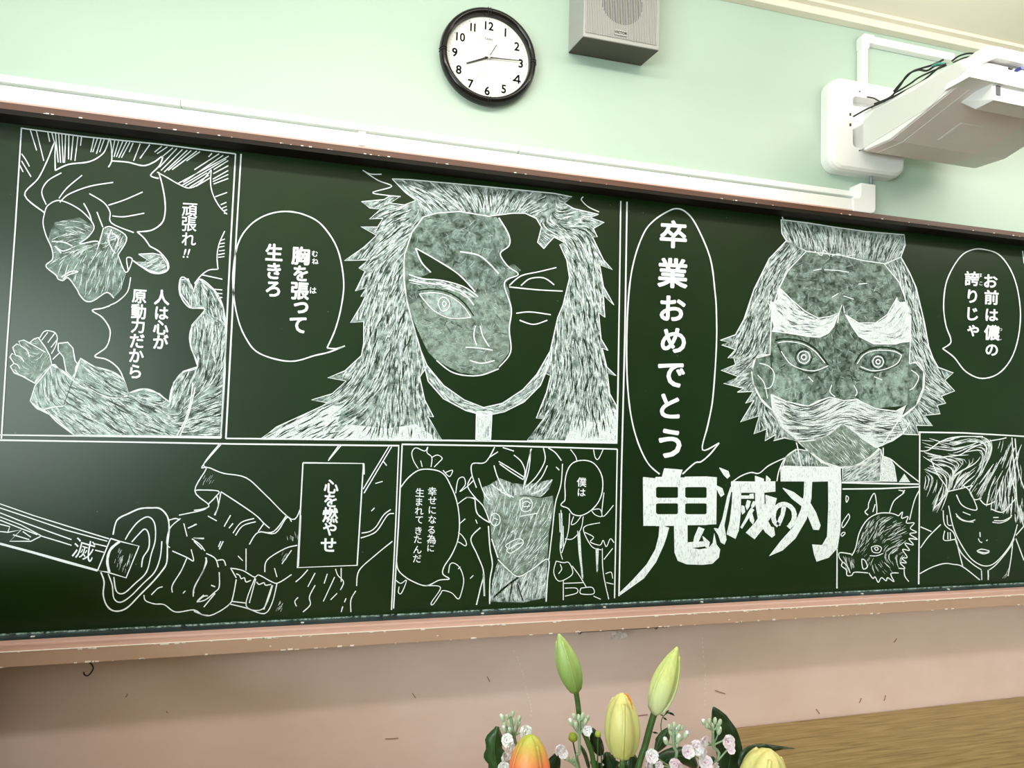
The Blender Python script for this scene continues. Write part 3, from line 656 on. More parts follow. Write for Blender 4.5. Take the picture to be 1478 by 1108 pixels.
for ex, ey, er in ((535, 145, 36), (975, 172, 32)):
    c.line('H', [(ex + er * math.cos(a * .785), ey + er * math.sin(a * .785)) for a in range(9)], 1.7)
    c.line('H', [(ex + er * .4 * math.cos(a * .785), ey + er * .4 * math.sin(a * .785)) for a in range(9)], 2.0)
    c.line('H', [(ex + er * 1.4 * math.cos(a * .785), ey + er * 1.4 * math.sin(a * .785)) for a in range(9)], 1.4, k='erase')
c.lines('H', '380,60 440,52 530,68 600,110 660,180; 400,110 450,180 520,215 600,225 680,195; 850,185 890,130 960,105 1060,108 1110,130; 870,200 940,225 1020,215 1090,180 1115,130; 330,130 260,140 228,210 240,310 290,410 360,468; 270,180 330,200 360,250 340,320 300,330; 260,250 300,300 320,390; 1160,185 1210,175 1245,230 1245,330 1200,430 1120,500; 1170,220 1215,260 1190,320 1160,340; 700,310 690,350 720,380; 830,310 850,350 840,375; 560,260 590,290; 950,260 1000,280', 1.6)
nb = c.fill('H', '765,800 850,785 990,690 990,880 765,885', 'base', 1, outline=1.4); c.hatch(nb, [(1245, 690, 1.5, -1)], 90, (10, 30), 1.5)
nb2 = c.fill('H', '1000,730 1045,745 1070,790 1085,880 985,880', 'hatch', 1, outline=1.4)
nb3 = c.fill('H', '410,790 430,735 470,705 500,690 560,700 640,770 700,797', 'smudge', 1, outline=1.4); c.hatch(nb3, [(1150, 670, .3, 2)], 50, (8, 20), 1.5)
c.fill('H', '1098,885 1130,835 1165,885', 'hatch', 1)
c.lines('H', '110,885 160,850 220,828 270,832 330,785 430,738; 375,880 390,810 430,735 490,690; 490,650 500,690 520,790; 990,690 1005,740 1050,750 1110,800 1215,882; 1005,680 1005,730; 505,650 580,715 660,775 750,800 830,792 900,762 985,688', 1.9)
c.build()

# ---- panel 4 : looking-up child with fan shaped leaves
c = Chalk('chalk_child_drawing', 'small chalk drawing of a dark haired child between leaves and a plant')
fa = Q('L', '600,340 700,360 780,380 850,370 960,385 1035,370 1040,450 1010,600 1000,770 880,842 820,872 760,840 690,760 650,650 640,520 600,430')
c.fill('P', fa, 'smudge', 1); c.fill('P', fa, 'smudged', 1.5); c.hatch(fa, [(730,720,-.3,2),(760,760,-.8,2),(780,790,-1,1.2),(780,720,-1,2)], 240, (7, 20), 1.2)
fh = Q('L', '590,320 640,300 700,260 780,290 850,300 930,290 1035,265 1010,330 960,380 850,365 790,385 700,365 640,430 610,400')
c.fill('P', fh, 'base', 1.2); c.hatch(fh, [(710,705,.6,2),(750,700,.2,2),(790,705,-1,1.4)], 130, (8, 22), 1.4)
nk = Q('L', '690,770 760,840 820,877 900,835 1000,772 992,1010 850,1040 640,1035 655,900')
c.fill('P', nk, 'base', 1); c.hatch(nk, [(720,830,-.5,2),(740,850,0,2),(770,840,-.8,2),(780,860,-.5,2)], 190, (10, 26), 1.5)
c.line('L', '820,880 740,940 660,1010', 3, k='erase', lay=3); c.line('L', '810,910 830,980 850,1035', 2, k='erase', lay=3); c.line('L', '780,910 760,1035', 2, k='erase', lay=3)
c.lines('L', '670,65 635,130 600,165 530,170 525,230 555,320; 690,95 635,130; 720,68 790,90; 790,115 835,155 860,215 850,265; 695,155 770,200 855,255; 700,170 770,220 850,270; 665,180 690,260 740,350 790,380; 568,260 600,350 640,400; 900,75 870,200 850,330; 895,80 885,200 858,300; 975,70 985,150 930,250 860,320; 1005,70 1050,100 1088,150; 1000,180 960,260 880,340; 1095,170 1085,300 1050,420 1030,600 1010,770; 1055,190 1075,210; 650,300 720,350 770,380; 1030,270 970,330 900,360; 525,250 500,310 545,380 600,440 640,540', 1.8)
c.lines('L', '545,380 555,470 590,510 640,540; 580,570 520,640 560,740 600,850 580,950 555,1055; 630,560 640,700 655,800 640,900 638,1050; 600,860 605,1000; 690,770 760,840 820,877 900,835 1005,768 1000,900 992,1035; 650,640 690,760', 2.0)
c.lines('L', '830,400 850,385 890,390 905,420 895,455 865,470 835,455 830,400; 840,420 870,405 895,420; 850,440 890,435; 645,500 670,480 700,500 700,540 670,560 645,535 645,500; 660,510 690,520; 750,700 740,680 790,650 830,640 850,665 820,700 770,730 745,715 750,700; 760,705 800,680 840,665; 790,590 770,600; 830,500 880,490 940,480', 1.6)
# fan leaves and stems
c.lines('L', '190,200 160,150 150,100 175,70 230,90 250,65 245,100 275,130 270,190; 215,190 205,150; 275,130 310,115 340,135 320,160 290,190; 345,210 385,250 405,210 360,225; 425,355 440,270 475,255 485,300 450,345 500,310 540,270; 440,420 500,380 550,395; 490,380 550,385; 450,545 485,515; 440,600 465,620 490,660 485,685 440,660 425,690; 380,855 390,800 420,795 455,830 475,900 460,980 440,1018 400,980 345,965 330,985 285,1050 272,1040 330,945 240,935; 455,815 440,830; 50,900 80,920 115,900 100,950 80,985 65,975 70,940; 515,890 535,870; 550,520 560,545', 1.5)
c.lines('L', '1085,460 1090,560 1080,700 1095,770; 1075,480 1080,600; 1140,480 1130,600 1090,730; 1100,560 1100,690; 1165,500 1150,550 1180,540 1210,500; 1225,500 1210,580 1160,640 1110,640; 1190,590 1200,740 1222,890; 1155,810 1200,870 1245,945; 1100,900 1100,1025; 1100,920 1230,915; 1110,950 1180,950 1185,980 1110,1000; 1210,950 1280,945 1290,985 1210,985 1210,950; 1275,460 1330,455 1340,500 1300,490 1275,460; 1355,350 1345,500 1415,430; 1330,540 1240,560 1230,600 1280,690 1340,710; 1235,600 1290,630 1270,660 1330,680 1350,650 1370,690 1395,640 1418,665; 1305,700 1312,850 1320,700; 1345,700 1350,850 1385,1020; 1355,770 1410,700; 1365,860 1400,850 1410,890; 1370,915 1415,925; 1055,780 1040,850 1070,905 1130,885 1160,850 1135,790 1100,790 1055,780; 1070,860 1090,830 1080,800; 1145,80 1175,120 1185,150; 1290,80 1300,130 1320,140 1350,80; 1290,1000 1335,1020', 1.4)
c.line('L', '1200,600 1208,740 1220,880', 3, k='hatch'); c.line('L', '1088,480 1090,600 1086,700', 3, k='hatch'); c.line('L', '1312,700 1313,840', 3, k='hatch'); c.line('L', '600,860 605,1000', 3, k='hatch')
c.build()

# ---- panel 5 : boar head in side view
c = Chalk('chalk_boar_drawing', 'small chalk drawing of a boar head in side view')
c.lines('I', '130,840 55,830 50,860 70,890 65,915 95,940 100,975 130,975 150,955 235,960; 75,890 100,915 120,960; 130,850 155,800 180,700 230,620 300,580 380,578 430,595; 235,590 215,570 235,545 240,510 275,450 290,530 290,580; 265,570 280,520; 430,595 455,570 450,610 490,600 480,640 530,640 505,675 545,700 500,710 550,745 495,740 525,780 470,770 500,815 455,810 485,860 450,865 480,895 440,895 470,930 430,930; 430,960 380,965 400,1015 360,990 350,1010 320,990 300,1020 280,985 265,995 240,960; 195,870 215,880 230,920 205,935 195,900 195,870; 465,935 470,980 495,1015; 560,435 530,500 500,620; 430,430 465,445 400,500 370,580; 470,430 455,450', 1.7)
c.lines('I', '255,795 290,785 320,800 305,830 265,825 255,795; 275,800 290,795 300,808 285,815 275,800; 245,850 290,850 330,835; 95,465 110,480 98,508 93,490 95,465; 110,580 115,610 75,670 70,640 110,580; 60,715 75,700 88,705 70,725 60,715', 1.5)
hd = Q('I', '150,830 180,720 235,630 300,590 420,600 480,650 500,740 470,860 430,940 330,990 250,950 200,860')
c.hatch(hd, [(1245,770,-.7,2),(1262,760,-1.2,2),(1290,750,-2,1),(1300,780,-2,1),(1280,820,1.4,1.6),(1250,790,-1.5,1.6)], 190, (6, 18), 1.2, avoid=(Q('I', '230,775 330,775 330,860 230,860'),))
c.hatch(Q('I', '60,850 140,850 150,950 110,970'), [(1222, 815, .5, 2)], 25, (6, 14), 1.2)
c.build()

# ---- panel 6 : bob haired person with closed eyes
c = Chalk('chalk_closed_eyes_drawing', 'chalk drawing of a person with combed hair and lowered eyelids at the right end')
c.lines('I', '570,180 620,175 700,120 800,90 970,88; 640,230 740,215 820,205 900,160 1000,120 1080,105 1120,95; 635,230 680,330 740,440 650,555; 740,440 830,420 900,400; 1155,95 1165,250 1180,400 1190,520 1230,660; 1175,100 1195,300 1232,420; 1170,160 1140,300 1180,440; 750,530 775,650 810,740 870,840 920,890 980,915 1040,900 1110,830 1160,750 1190,650; 715,560 725,650 780,700 800,760; 790,740 830,830 900,900 960,940; 1170,740 1140,800 1060,900 1010,940; 800,750 820,840 840,915; 570,800 620,730 700,650; 570,665 640,695; 565,965 640,925 720,900 780,905 840,920 950,1005; 960,945 962,1005; 1003,940 1003,1005; 1180,740 1232,880; 1160,760 1150,860 1130,980; 1180,720 1232,660; 905,400 885,435 915,490 960,480; 950,490 990,525 1050,500; 800,460 830,520 880,550 930,555 915,500 880,430 840,400; 1020,550 1090,572 1140,530 1180,480', 1.8)
c.lines('I', '795,580 830,615 880,630 920,620; 800,595 840,625 910,635; 840,570 890,590; 1030,635 1080,640 1130,620 1155,590; 1040,625 1100,625 1150,600; 1035,605 1070,605; 950,700 952,730; 940,740 950,760 965,765; 990,755 1000,748; 930,820 960,808 1010,820 980,830 930,820; 935,825 975,838 1010,828; 740,590 745,650 770,655; 725,690 720,750 790,745; 745,700 745,745; 760,700 762,745', 1.7)
hr = [(1330,628),(1395,630),(1475,632),(1475,700),(1470,760),(1455,745),(1425,735),(1410,716),(1385,706),(1368,712),(1358,745),(1345,738),(1333,705)]
c.hatch(hr, [(1345,645,3,.6),(1345,670,2,.4),(1340,700,-.5,1.6),(1355,725,-.7,1.6),(1390,645,3,-.8),(1400,680,-2,1.7),(1430,680,-1.2,2),(1455,690,-.3,2),(1470,720,.1,2)], 150, (12, 40), 1.3)
c.hatch(hr, [(1345,645,3,.6),(1345,670,2,.4),(1340,700,-.5,1.6),(1355,725,-.7,1.6),(1390,645,3,-.8),(1400,680,-2,1.7),(1430,680,-1.2,2),(1455,690,-.3,2),(1470,720,.1,2)], 55, (30, 70), 1.6, k='line')
c.hatch(Q('I', '1170,540 1232,440 1232,640 1180,650'), [(1470, 740, .1, 2)], 25, (10, 24), 1.6)
c.hatch(Q('I', '985,935 1015,935 1010,1000 985,1000'), [(1424, 828, .1, 2)], 6, (10, 14), 1.3); c.hatch(Q('I', '1080,1000 1140,920 1130,990'), [(1450, 828, -1, 2)], 8, (8, 14), 1.3)
c.build()

# ---- lower left : hand holding a sword
c = Chalk('chalk_sword_drawing', 'chalk drawing of a gloved hand gripping a sword with an oval guard')
c.line('J', '0,615 200,668 400,725 600,780', 4.2, sm=False)
c.lines('J', '0,370 200,440 440,515 670,585; 0,395 150,445 400,530 660,600; 0,425 150,485 300,540 440,590; 0,450 130,500 260,570 360,600 440,625; 0,470 100,510 230,560; 250,570 190,600 60,600 130,530 50,545 0,540; 580,615 655,632; 585,655 640,668; 0,495 60,510 50,540; 80,560 180,590; 140,540 190,575', 1.9, sm=False)
c.lines('J', '680,583 735,600 855,630 775,825 660,790 600,780 680,583', 2.3, sm=False); c.line('J', '735,602 680,650 660,720 672,790', 4.2)
# plain oval guard, two rims
c.lines('J', '790,430 720,470 695,560; 620,790 640,850 635,930 660,1000 710,1030 780,1010 860,930 930,860 990,790 1025,730 1030,620 1040,530 1030,450 985,400 930,395 860,400 790,430', 2.5)
c.lines('J', '770,590 800,540 850,480 910,450 950,490 955,590 930,680 900,790 830,860 760,920 715,905 700,820; 810,605 850,560 890,525 915,560 915,640 880,700 870,760; 665,800 690,870 700,950 740,975 800,940 880,860 950,790 985,700 995,600', 2.1)
c.lines('J', '1100,440 1240,410 1278,390; 1110,460 1045,520 1025,610 1045,640; 1060,660 1150,700 1190,720 1175,650; 1150,700 1115,780 1060,870 1060,915; 1270,700 1250,780 1195,880 1188,940; 885,930 895,965 950,985 1010,990 1080,1035 1190,1022 1240,1050 1278,1055; 930,930 970,890 1000,880; 1130,490 1150,570; 1155,520 1210,495; 1190,580 1255,582; 1180,585 1230,620 1260,660; 1210,975 1250,940 1278,935; 1040,470 1080,460 1105,470; 1125,920 1140,905', 1.9)
c.hatch(Q('J', '700,640 840,640 790,800 700,790'), [(180, 805, -1, 3)], 24, (6, 14), 1.3)
c.lines('K', '170,0 50,140 75,155 5,290 90,375 60,400 0,410; 158,0 60,125 100,150; 100,150 180,182 320,210 440,315 600,465 655,400; 5,290 35,285 150,292 130,330 90,370; 165,295 280,370 380,440 430,490 465,520; 600,480 570,455 500,550 395,545 340,620; 570,440 490,540 410,540; 430,490 395,540; 320,645 320,780; 0,500 15,495; 0,580 60,585; 0,600 50,650; 75,675 130,705 150,760; 135,720 180,715 195,750; 70,700 75,740 5,880 0,920; 155,790 155,880 125,915 70,960 20,970 60,930; 105,870 130,880; 130,920 60,1005; 0,1030 80,1058 150,1035 220,985 240,940 260,835', 1.9)
c.lines('K', '225,765 260,825; 225,765 300,780 370,820 400,808 480,850 520,855 600,805; 375,825 320,995 425,1015 485,870; 380,830 340,980; 235,970 320,980; 215,985 320,1010 430,1045 480,980 510,860; 480,870 430,1020; 260,800 280,810 290,830 310,825 320,850 350,840; 385,850 400,865 430,855 440,870 475,865; 635,625 560,645 450,715 435,790; 495,765 510,820; 600,655 540,740; 240,550 290,485 370,460; 255,565 300,505 380,480; 125,440 150,380 140,320; 165,300 150,380 130,440; 85,445 140,475; 225,440 185,510; 240,490 215,520; 180,600 155,650; 165,600 150,635; 270,690 300,720', 1.8)
c.lines('K', '905,10 825,105; 890,12 830,95; 1215,20 1045,305; 1200,15 1040,280; 1165,110 1185,135; 1230,430 1190,440 1130,530 1085,560 1025,580; 1210,405 1165,440 1120,510 1080,540 1030,550; 1220,600 1110,690 1015,780 1000,875; 995,905 965,960 965,1035; 1115,245 1160,232; 1090,415 1110,395; 700,775 660,820 625,850; 745,795 700,880; 870,770 885,810 920,850 900,900; 905,765 905,850; 745,870 710,940 715,990 670,1035; 865,820 795,970; 880,920 840,960; 640,945 620,970 630,1000; 935,950 925,975; 915,1000 905,1035; 820,800 800,860', 1.8)
for poly, g_, n in (('520,960 550,970 550,1035 500,1035', (407, 880, 1, -1.6), 12), ('60,190 130,190 130,250 40,260', (300, 690, -.5, 1), 9), ('560,530 640,540 640,600 560,600', (420, 775, 0, 1), 8), ('530,660 590,660 570,740 540,740', (412, 805, -.6, 1), 8)):
    c.hatch(Q('K', poly), [g_], n, (7, 11), 1.3)
c.build()
# ------------------------------------------------------------------ cable ducts above the board
def duct(name, quad_px, Y, label, cat, corner=None, bev=0.003, m_='white'):
    pass
dt = empty('cable_duct', onY(700, 200, 0), 'narrow white cable duct running just above the wider white duct', 'cable duct')
xr = onY(1235.5, 280, -0.018).x
xs_ = [-1.6, -0.47, 0.42, xr]
for i in range(3):
    b = MB(); b.box(xs_[i] + 0.0008, xs_[i + 1] - 0.0008, -0.020, -0.0005, onY(500, 184.5, -0.02).z, onY(500, 175, -0.02).z)
    b.build('duct_section', M['white'], dt, bevel=0.003)
dw = empty('cable_duct', onY(700, 215, 0), 'wide white cable duct on the brown top rail with an upturned elbow', 'cable duct')
z1 = onY(500, 188.5, -0.045).z; z0 = ZB1 + 0.0345
xe0 = onY(1242.5, 285, -0.05).x; xe1 = onY(1264, 285, -0.05).x
prev = -1.6
for xx in (-0.02, 0.95, xe0 - 0.03):
    b = MB(); b.box(prev + .0008, xx - .0008, -0.045, -0.0005, z0, z1); b.build('duct_section', M['white'], dw, bevel=0.004); prev = xx
b = MB(); b.box(-1.6, xe0, -0.047, -0.0008, z0 - 0.0002, z0 + 0.006); b.build('duct_pink_strip', M['pinklip'], dw)  # thin pink strip along the lower edge of the wide duct
for xx in (-0.02,):
    b = MB(); b.box(xx - .010, xx + .010, -0.0485, -0.0005, z0 + .008, z1 + .003); b.build('duct_joint', M['white'], dw, bevel=0.003)
# elbow
b = MB()
zt = onY(1253, 266, -0.045).z
pr = [(prev + .0005, z0 + .0005), (xe1 - .018, z0 + .0005), (xe1 - .006, z0 + .004), (xe1, z0 + .014), (xe1, zt), (xe0, zt), (xe0, z1 + .012), (xe0 - .006, z1 + .002), (prev + .0005, z1 + .0005)]
b.grid([[(x, -0.050, z) for x, z in pr], [(x, -0.0005, z) for x, z in pr]], cap=True)
b.build('duct_elbow', M['white'], dw, bevel=0.003)
# conduit from the ceiling moulding down to the projector plate
cp = empty('conduit', onY(1246, 110, 0), 'thin white conduit dropping from below the ceiling to the projector wall plate', 'conduit')
zc = onY(1247, 56, -0.02).z; xc = onY(1247, 85, -0.02).x; zp = onY(1246, 112, -0.02).z
b = MB(); b.box(xc - .013, xc + .013, -0.025, -0.0005, zp - .05, zc - .035); b.build('duct_section', M['white'], cp, bevel=0.004)
b = MB(); b.box(xc + .035, 2.0, -0.025, -0.0005, zc - .013, zc + .013); b.build('duct_section', M['white'], cp, bevel=0.004)
b = MB()
pr = [(xc - .015, zc - .036), (xc - .015, zc + .004), (xc - .004, zc + .015), (xc + .036, zc + .015), (xc + .036, zc - .014), (xc + .02, zc - .015), (xc + .015, zc - .02), (xc + .015, zc - .036)]
b.grid([[(x, -0.028, z) for x, z in pr], [(x, -0.0005, z) for x, z in pr]], cap=True)
b.build('duct_elbow', M['white'], cp, bevel=0.003)

# ------------------------------------------------------------------ wall clock
CC = onY(705.2, 82, -0.02)
clk = empty('wall_clock', (CC.x, 0, CC.z), 'round wall clock with black rim, white face and black numerals', 'clock')
cx, cz = CC.x, CC.z
def ringpts(r, y, n=72): return [(cx + r * math.cos(2 * math.pi * k / n), y, cz + r * math.sin(2 * math.pi * k / n)) for k in range(n)]
RO = 0.1415
b = MB(); b.grid([ringpts(r, y) for r, y in ((RO - .006, -.001), (RO - .001, -.008), (RO, -.018), (RO - .004, -.031), (RO - .011, -.037), (RO - .018, -.034), (RO - .0205, -.028), (RO - .0215, -.020), (RO - .0215, -.012))])
b.build('rim', M['black'], clk, smooth=True)
b = MB(); b.grid([ringpts(RO - .021, -.014), ringpts(RO - .021, -.0135)], cap=True); b.grid([ringpts(RO - .003, -.003), ringpts(RO - .003, -.0015)], cap=True)
b.build('dial', M['face'], clk, fix=False)
for a in (90, 180, 270, 0):
    b = MB()
    for d_ in (-1.6, 1.6):
        t = math.radians(a + 1.5 + d_)
        P = []
        for r, y in ((RO + .0012, -.016), (RO - .003, -.0325), (RO - .011, -.0385), (RO - .018, -.0355), (RO - .021, -.028)):
            P.append((cx + r * math.cos(t), y, cz + r * math.sin(t)))
        b.tube(P, 0.0009, 6)
    b.build('rim_joint', M['blackm'], clk)
def dial_text(body, x, z, size, m_, name, bold=0.0, y=-.0148, sx=1.0, parent=clk):
    vs, fs, gw, gh = glyph_mesh(body, 0)
    mb = MB()
    for ox, oz in [(0, 0)] + ([(bold * math.cos(a * 1.0472), bold * math.sin(a * 1.0472)) for a in range(6)] if bold else []):
        b0 = len(mb.v)
        mb.v += [(x + (vx + ox) * size * sx, y, z + (vz + oz) * size) for vx, vz in vs]
        for f in fs: mb.f.append(tuple(b0 + i for i in f)); mb.mi.append(0)
    return mb.build(name, m_, parent, fix=False)
for h in range(1, 13):
    a = math.radians(90 - 30 * h)
    r = 0.097 if h not in (10, 11, 12) else 0.0945
    s_ = str(h)
    if len(s_) == 1:
        dial_text(s_, cx + r * math.cos(a), cz + r * math.sin(a), 0.035, M['print'], 'numeral', 0.022, sx=0.95)
    else:
        vs1, fs1, w1, h1 = glyph_mesh(s_[0], 0); vs2, fs2, w2, h2 = glyph_mesh(s_[1], 0)
        mb = MB(); sz = 0.034; cxx, czz = cx + r * math.cos(a), cz + r * math.sin(a)
        if s_ == '11': d1, d2 = -.0055, .0055
        else: d1, d2 = -.0105, .0055
        for vs, fs, dx in ((vs1, fs1, d1), (vs2, fs2, d2)):
            for ox, oz in [(0, 0)] + [(.022 * math.cos(a_ * 1.0472), .022 * math.sin(a_ * 1.0472)) for a_ in range(6)]:
                b0 = len(mb.v); mb.v += [(cxx + dx + (vx + ox) * sz * .92, -.0148, czz + (vz + oz) * sz) for vx, vz in vs]
                for f in fs: mb.f.append(tuple(b0 + i for i in f)); mb.mi.append(0)
        mb.build('numeral', M['print'], clk, fix=False)
dial_text('CASIO', cx, cz + .0555, 0.0085, M['greyprint'], 'maker_print', 0.01)
dial_text('QUARTZ', cx, cz - .056, 0.0045, M['greyprint'], 'small_print')
b = MB()
for k in range(60):
    if True:
        a = math.radians(6 * k); r = 0.1135; s_ = .0011 if k % 5 == 0 else .0006
        x, z = cx + r * math.cos(a), cz + r * math.sin(a)
        b.poly([(x - s_, -.0148, z - s_), (x + s_, -.0148, z - s_), (x + s_, -.0148, z + s_), (x - s_, -.0148, z + s_)])
b.build('minute_dots', M['print'], clk, fix=False, kind='stuff')
def hand(px1, px0, w, y, name, m_='print', w2=None):
    A = onY(px1[0], px1[1], y); B = onY(px0[0], px0[1], y)
    t = (A - B).normalized(); n = Vector((-t.z, 0, t.x)); w2 = w2 or w
    b = MB()
    b.grid([[B + n * w, A + n * w2, A - n * w2, B - n * w], [p + Vector((0, .0012, 0)) for p in (B + n * w, A + n * w2, A - n * w2, B - n * w)]], cap=True)
    return b.build(name, M[m_], clk)
hand((673.5, 91), (708, 81.5), .0026, -.018, 'hour_hand', w2=.0018)
hand((752, 87.5), (700, 82), .0019, -.0205, 'minute_hand', w2=.0009)
hand((685, 117), (717, 64.5), .0005, -.0228, 'second_hand', 'greyprint')
hand((705.5, 82.5), (717, 64.5), .0011, -.0232, 'second_hand_tail', 'print', w2=.0011)
b = MB(); C2 = onY(705.6, 82.3, -.02)
b.grid([[(C2.x + .0045 * math.cos(k * .5236), y, C2.z + .0045 * math.sin(k * .5236)) for k in range(12)] for y in (-.0145, -.0245)], cap=True)
b.build('centre_pin', M['chrome'], clk)

# ------------------------------------------------------------------ wall speaker
BL = onY(819, 76, 0); BR = onY(925, 95, 0); FL = onY(841.5, 52, -0.095); FR = onY(951, 73, -0.095)
sz0 = BL.z; szt = 2.925
zf0 = (FL.z + FR.z) / 2
spk = empty('wall_speaker', ((BL.x + BR.x) / 2, 0, sz0), 'grey box loudspeaker on the mint wall right of the clock with round slotted grille', 'loudspeaker')
sxl, sxr = BL.x + .002, BR.x
fxl, fxr = FL.x, FR.x
b = MB(); b.hexa([(fxl, -.088, zf0 + .001), (fxr, -.088, zf0 + .001), (sxr, -.0005, sz0 + .001), (sxl, -.0005, sz0 + .001), (fxl, -.088, szt), (fxr, -.088, szt), (sxr, -.0005, szt), (sxl, -.0005, szt)])
b.build('cabinet', M['spk'], spk, bevel=0.002)
b = MB(); b.hexa([(fxl + .001, -.094, zf0 - .0015), (fxr - .001, -.094, zf0 - .0015), (sxr - .001, -.002, sz0 - .0015), (sxl + .001, -.002, sz0 - .0015), (fxl + .001, -.094, zf0 + .0005), (fxr - .001, -.094, zf0 + .0005), (sxr - .001, -.002, sz0 + .0005), (sxl + .001, -.002, sz0 + .0005)])
b.build('base_panel', M['spkd'], spk)
b = MB(); b.box(fxl, fxr, -.096, -.0882, zf0, szt); b.build('front_panel', M['spk'], spk, bevel=0.0025)
# vertical ribs with dark slots inside the circle
gc = onY(897.6, 4.5, -.097); gr = 0.064
nr = 44; wv = (fxr - fxl - .014) / nr
b = MB(); bd = MB()
for i in range(nr):
    x = fxl + .007 + wv * i
    b.box(x, x + wv * .55, -.0985, -.0962, zf0 + .012, szt - .012)
    dx = x + wv * .78 - gc.x
    if abs(dx) < gr:
        hh = math.sqrt(gr * gr - dx * dx)
        bd.box(x + wv * .50, x + wv * 1.05, -.0979, -.0964, gc.z - hh, min(gc.z + hh, szt - .013))
b.build('grille_ribs', M['spk'], spk, kind='stuff'); bd.build('grille_slots', M['slot'], spk, kind='stuff')
b = MB(); nc = onY(896, 47.5, -.0995)
b.box(nc.x - .019, nc.x + .019, -.1005, -.0984, nc.z - .008, nc.z + .008); b.build('badge', M['spk'], spk)
dial_text('VICTOR', nc.x, nc.z, 0.0105, M['print'], 'badge_lettering', 0.035, y=-.1009, parent=spk)
b = MB(); q = onZ(873, 89, sz0 - .0017); b.grid([[(q.x + .008 * math.cos(k * .785), q.y + .008 * math.sin(k * .785), z) for k in range(8)] for z in (sz0 + .002, sz0 - .006)], cap=True)
b.build('cable_gland', M['spkd'], spk)

# ------------------------------------------------------------------ short throw projector on its wall plate
pj = empty('projector', onY(1250, 190, 0), 'white wall mounted short throw projector reaching out from a rounded wall plate', 'projector')
def rrect(x0, x1, z0, z1, r, n=6):
    out = []
    for cx_, cz_, a0 in ((x1 - r, z1 - r, 0), (x0 + r, z1 - r, 90), (x0 + r, z0 + r, 180), (x1 - r, z0 + r, 270)):
        for k in range(n + 1):
            a = math.radians(a0 + 90 * k / n); out.append((cx_ + r * math.cos(a), cz_ + r * math.sin(a)))
    return out
pA = onY(1199, 170, -.045); pT = onY(1230, 113, -.045); pB = onY(1230, 246, -.045)
px0, px1 = pA.x, onY(1307, 235, -.045).x
pz0, pz1 = onY(1230, 246, -.045).z, onY(1222, 112, -.045).z
b = MB()
rings = []
for ins, y in ((0.0, -.0005), (0.0, -.030), (.004, -.042), (.012, -.048)):
    rings.append([(x, y, z) for x, z in rrect(px0 + ins, px1 - ins, pz0 + ins, pz1 - ins, .045 - ins * .5)])
b.grid(rings)
hole = [(x, -.048, z) for x, z in rrect(onY(1231, 170, -.048).x, px1 - .05, onY(1231, 212, -.048).z, onY(1231, 138, -.048).z, .014)]
b.grid([rings[-1], hole]); b.grid([hole, [(x, -.012, z) for x, y, z in hole]])
b.poly([(x, -.012, z) for x, y, z in hole][::-1])
b.build('wall_plate', M['white'], pj, smooth=False)
b = MB()
for q in ((1241, 132), (1241, 217), (1227.5, 165), (1227.5, 180)):
    p = onY(*q, -.049); b.box(p.x - .003, p.x + .003, -.0495, -.0478, p.z - .0015 - (.003 if q[0] < 1230 else 0), p.z + .0015 + (.003 if q[0] < 1230 else 0))
b.build('plate_slot', M['print'], pj, kind='stuff')
XL = 1.56; XR = 2.02
def sx(x, y): p = onX(x, y, XL); return (p.y, p.z)
b0_, b1_, b2_ = sx(1246.5, 217.4), sx(1283.8, 201.3), sx(1397.7, 109.6)
t0_ = (b0_[0], sx(1250, 160)[1]); t1_ = sx(1311, 127.7); t2_ = sx(1383.6, 87.4)
g_ = sx(1393.7, 100.5)
zf = b2_[1]; yfp = b2_[0]
# right side tapers outward and backward
prof = [b0_, b1_, b2_, (yfp + .002, g_[1] + .03), t2_, t1_, t0_]
b = MB()
rl = [(XL, y, z) for y, z in prof]; rr = [(XR, y, z - .002) for y, z in prof]
b.grid([rl, rr], cap=True)
body = b.build('projector_body', M['white2'], pj, bevel=0.004)
# grey underside panel
def under(a, c_, xa, xb, off, name, m_, th=.002):
    b = MB(); P = []
    (ya, za), (yb, zb) = a, c_
    nrm = Vector((0, -(za - zb), (ya - yb))).normalized()
    if nrm.z > 0: nrm = -nrm
    q = [Vector((xa, ya, za)), Vector((xb, ya, za)), Vector((xb, yb, zb)), Vector((xa, yb, zb))]
    b.grid([[v + nrm * off for v in q], [v + nrm * (off + th) for v in q]], cap=True)
    return b.build(name, m_, pj, bevel=0)
def lerp2(a, c_, t): return (a[0] + (c_[0] - a[0]) * t, a[1] + (c_[1] - a[1]) * t)
under(lerp2(b0_, b1_, .02), b1_, XL + .006, XR - .004, -.0005, 'underside_panel', M['under'])
under(b1_, lerp2(b1_, b2_, .985), XL + .006, XR - .004, -.0005, 'underside_panel', M['under'])
xs2 = XL + .048
under(lerp2(b0_, b1_, .02), b1_, xs2, xs2 + .003, .0014, 'underside_seam', M['white'], .001); under(b1_, lerp2(b1_, b2_, .97), xs2, xs2 + .003, .0014, 'underside_seam', M['white'], .001)
under(lerp2(b1_, b2_, .12), lerp2(b1_, b2_, .42), XL + .15, XL + .24, .0012, 'hatch_cover', M['white'], .0012); under(lerp2(b1_, b2_, .13), lerp2(b1_, b2_, .41), XL + .153, XL + .237, .0022, 'hatch_cover', M['under'], .0008)
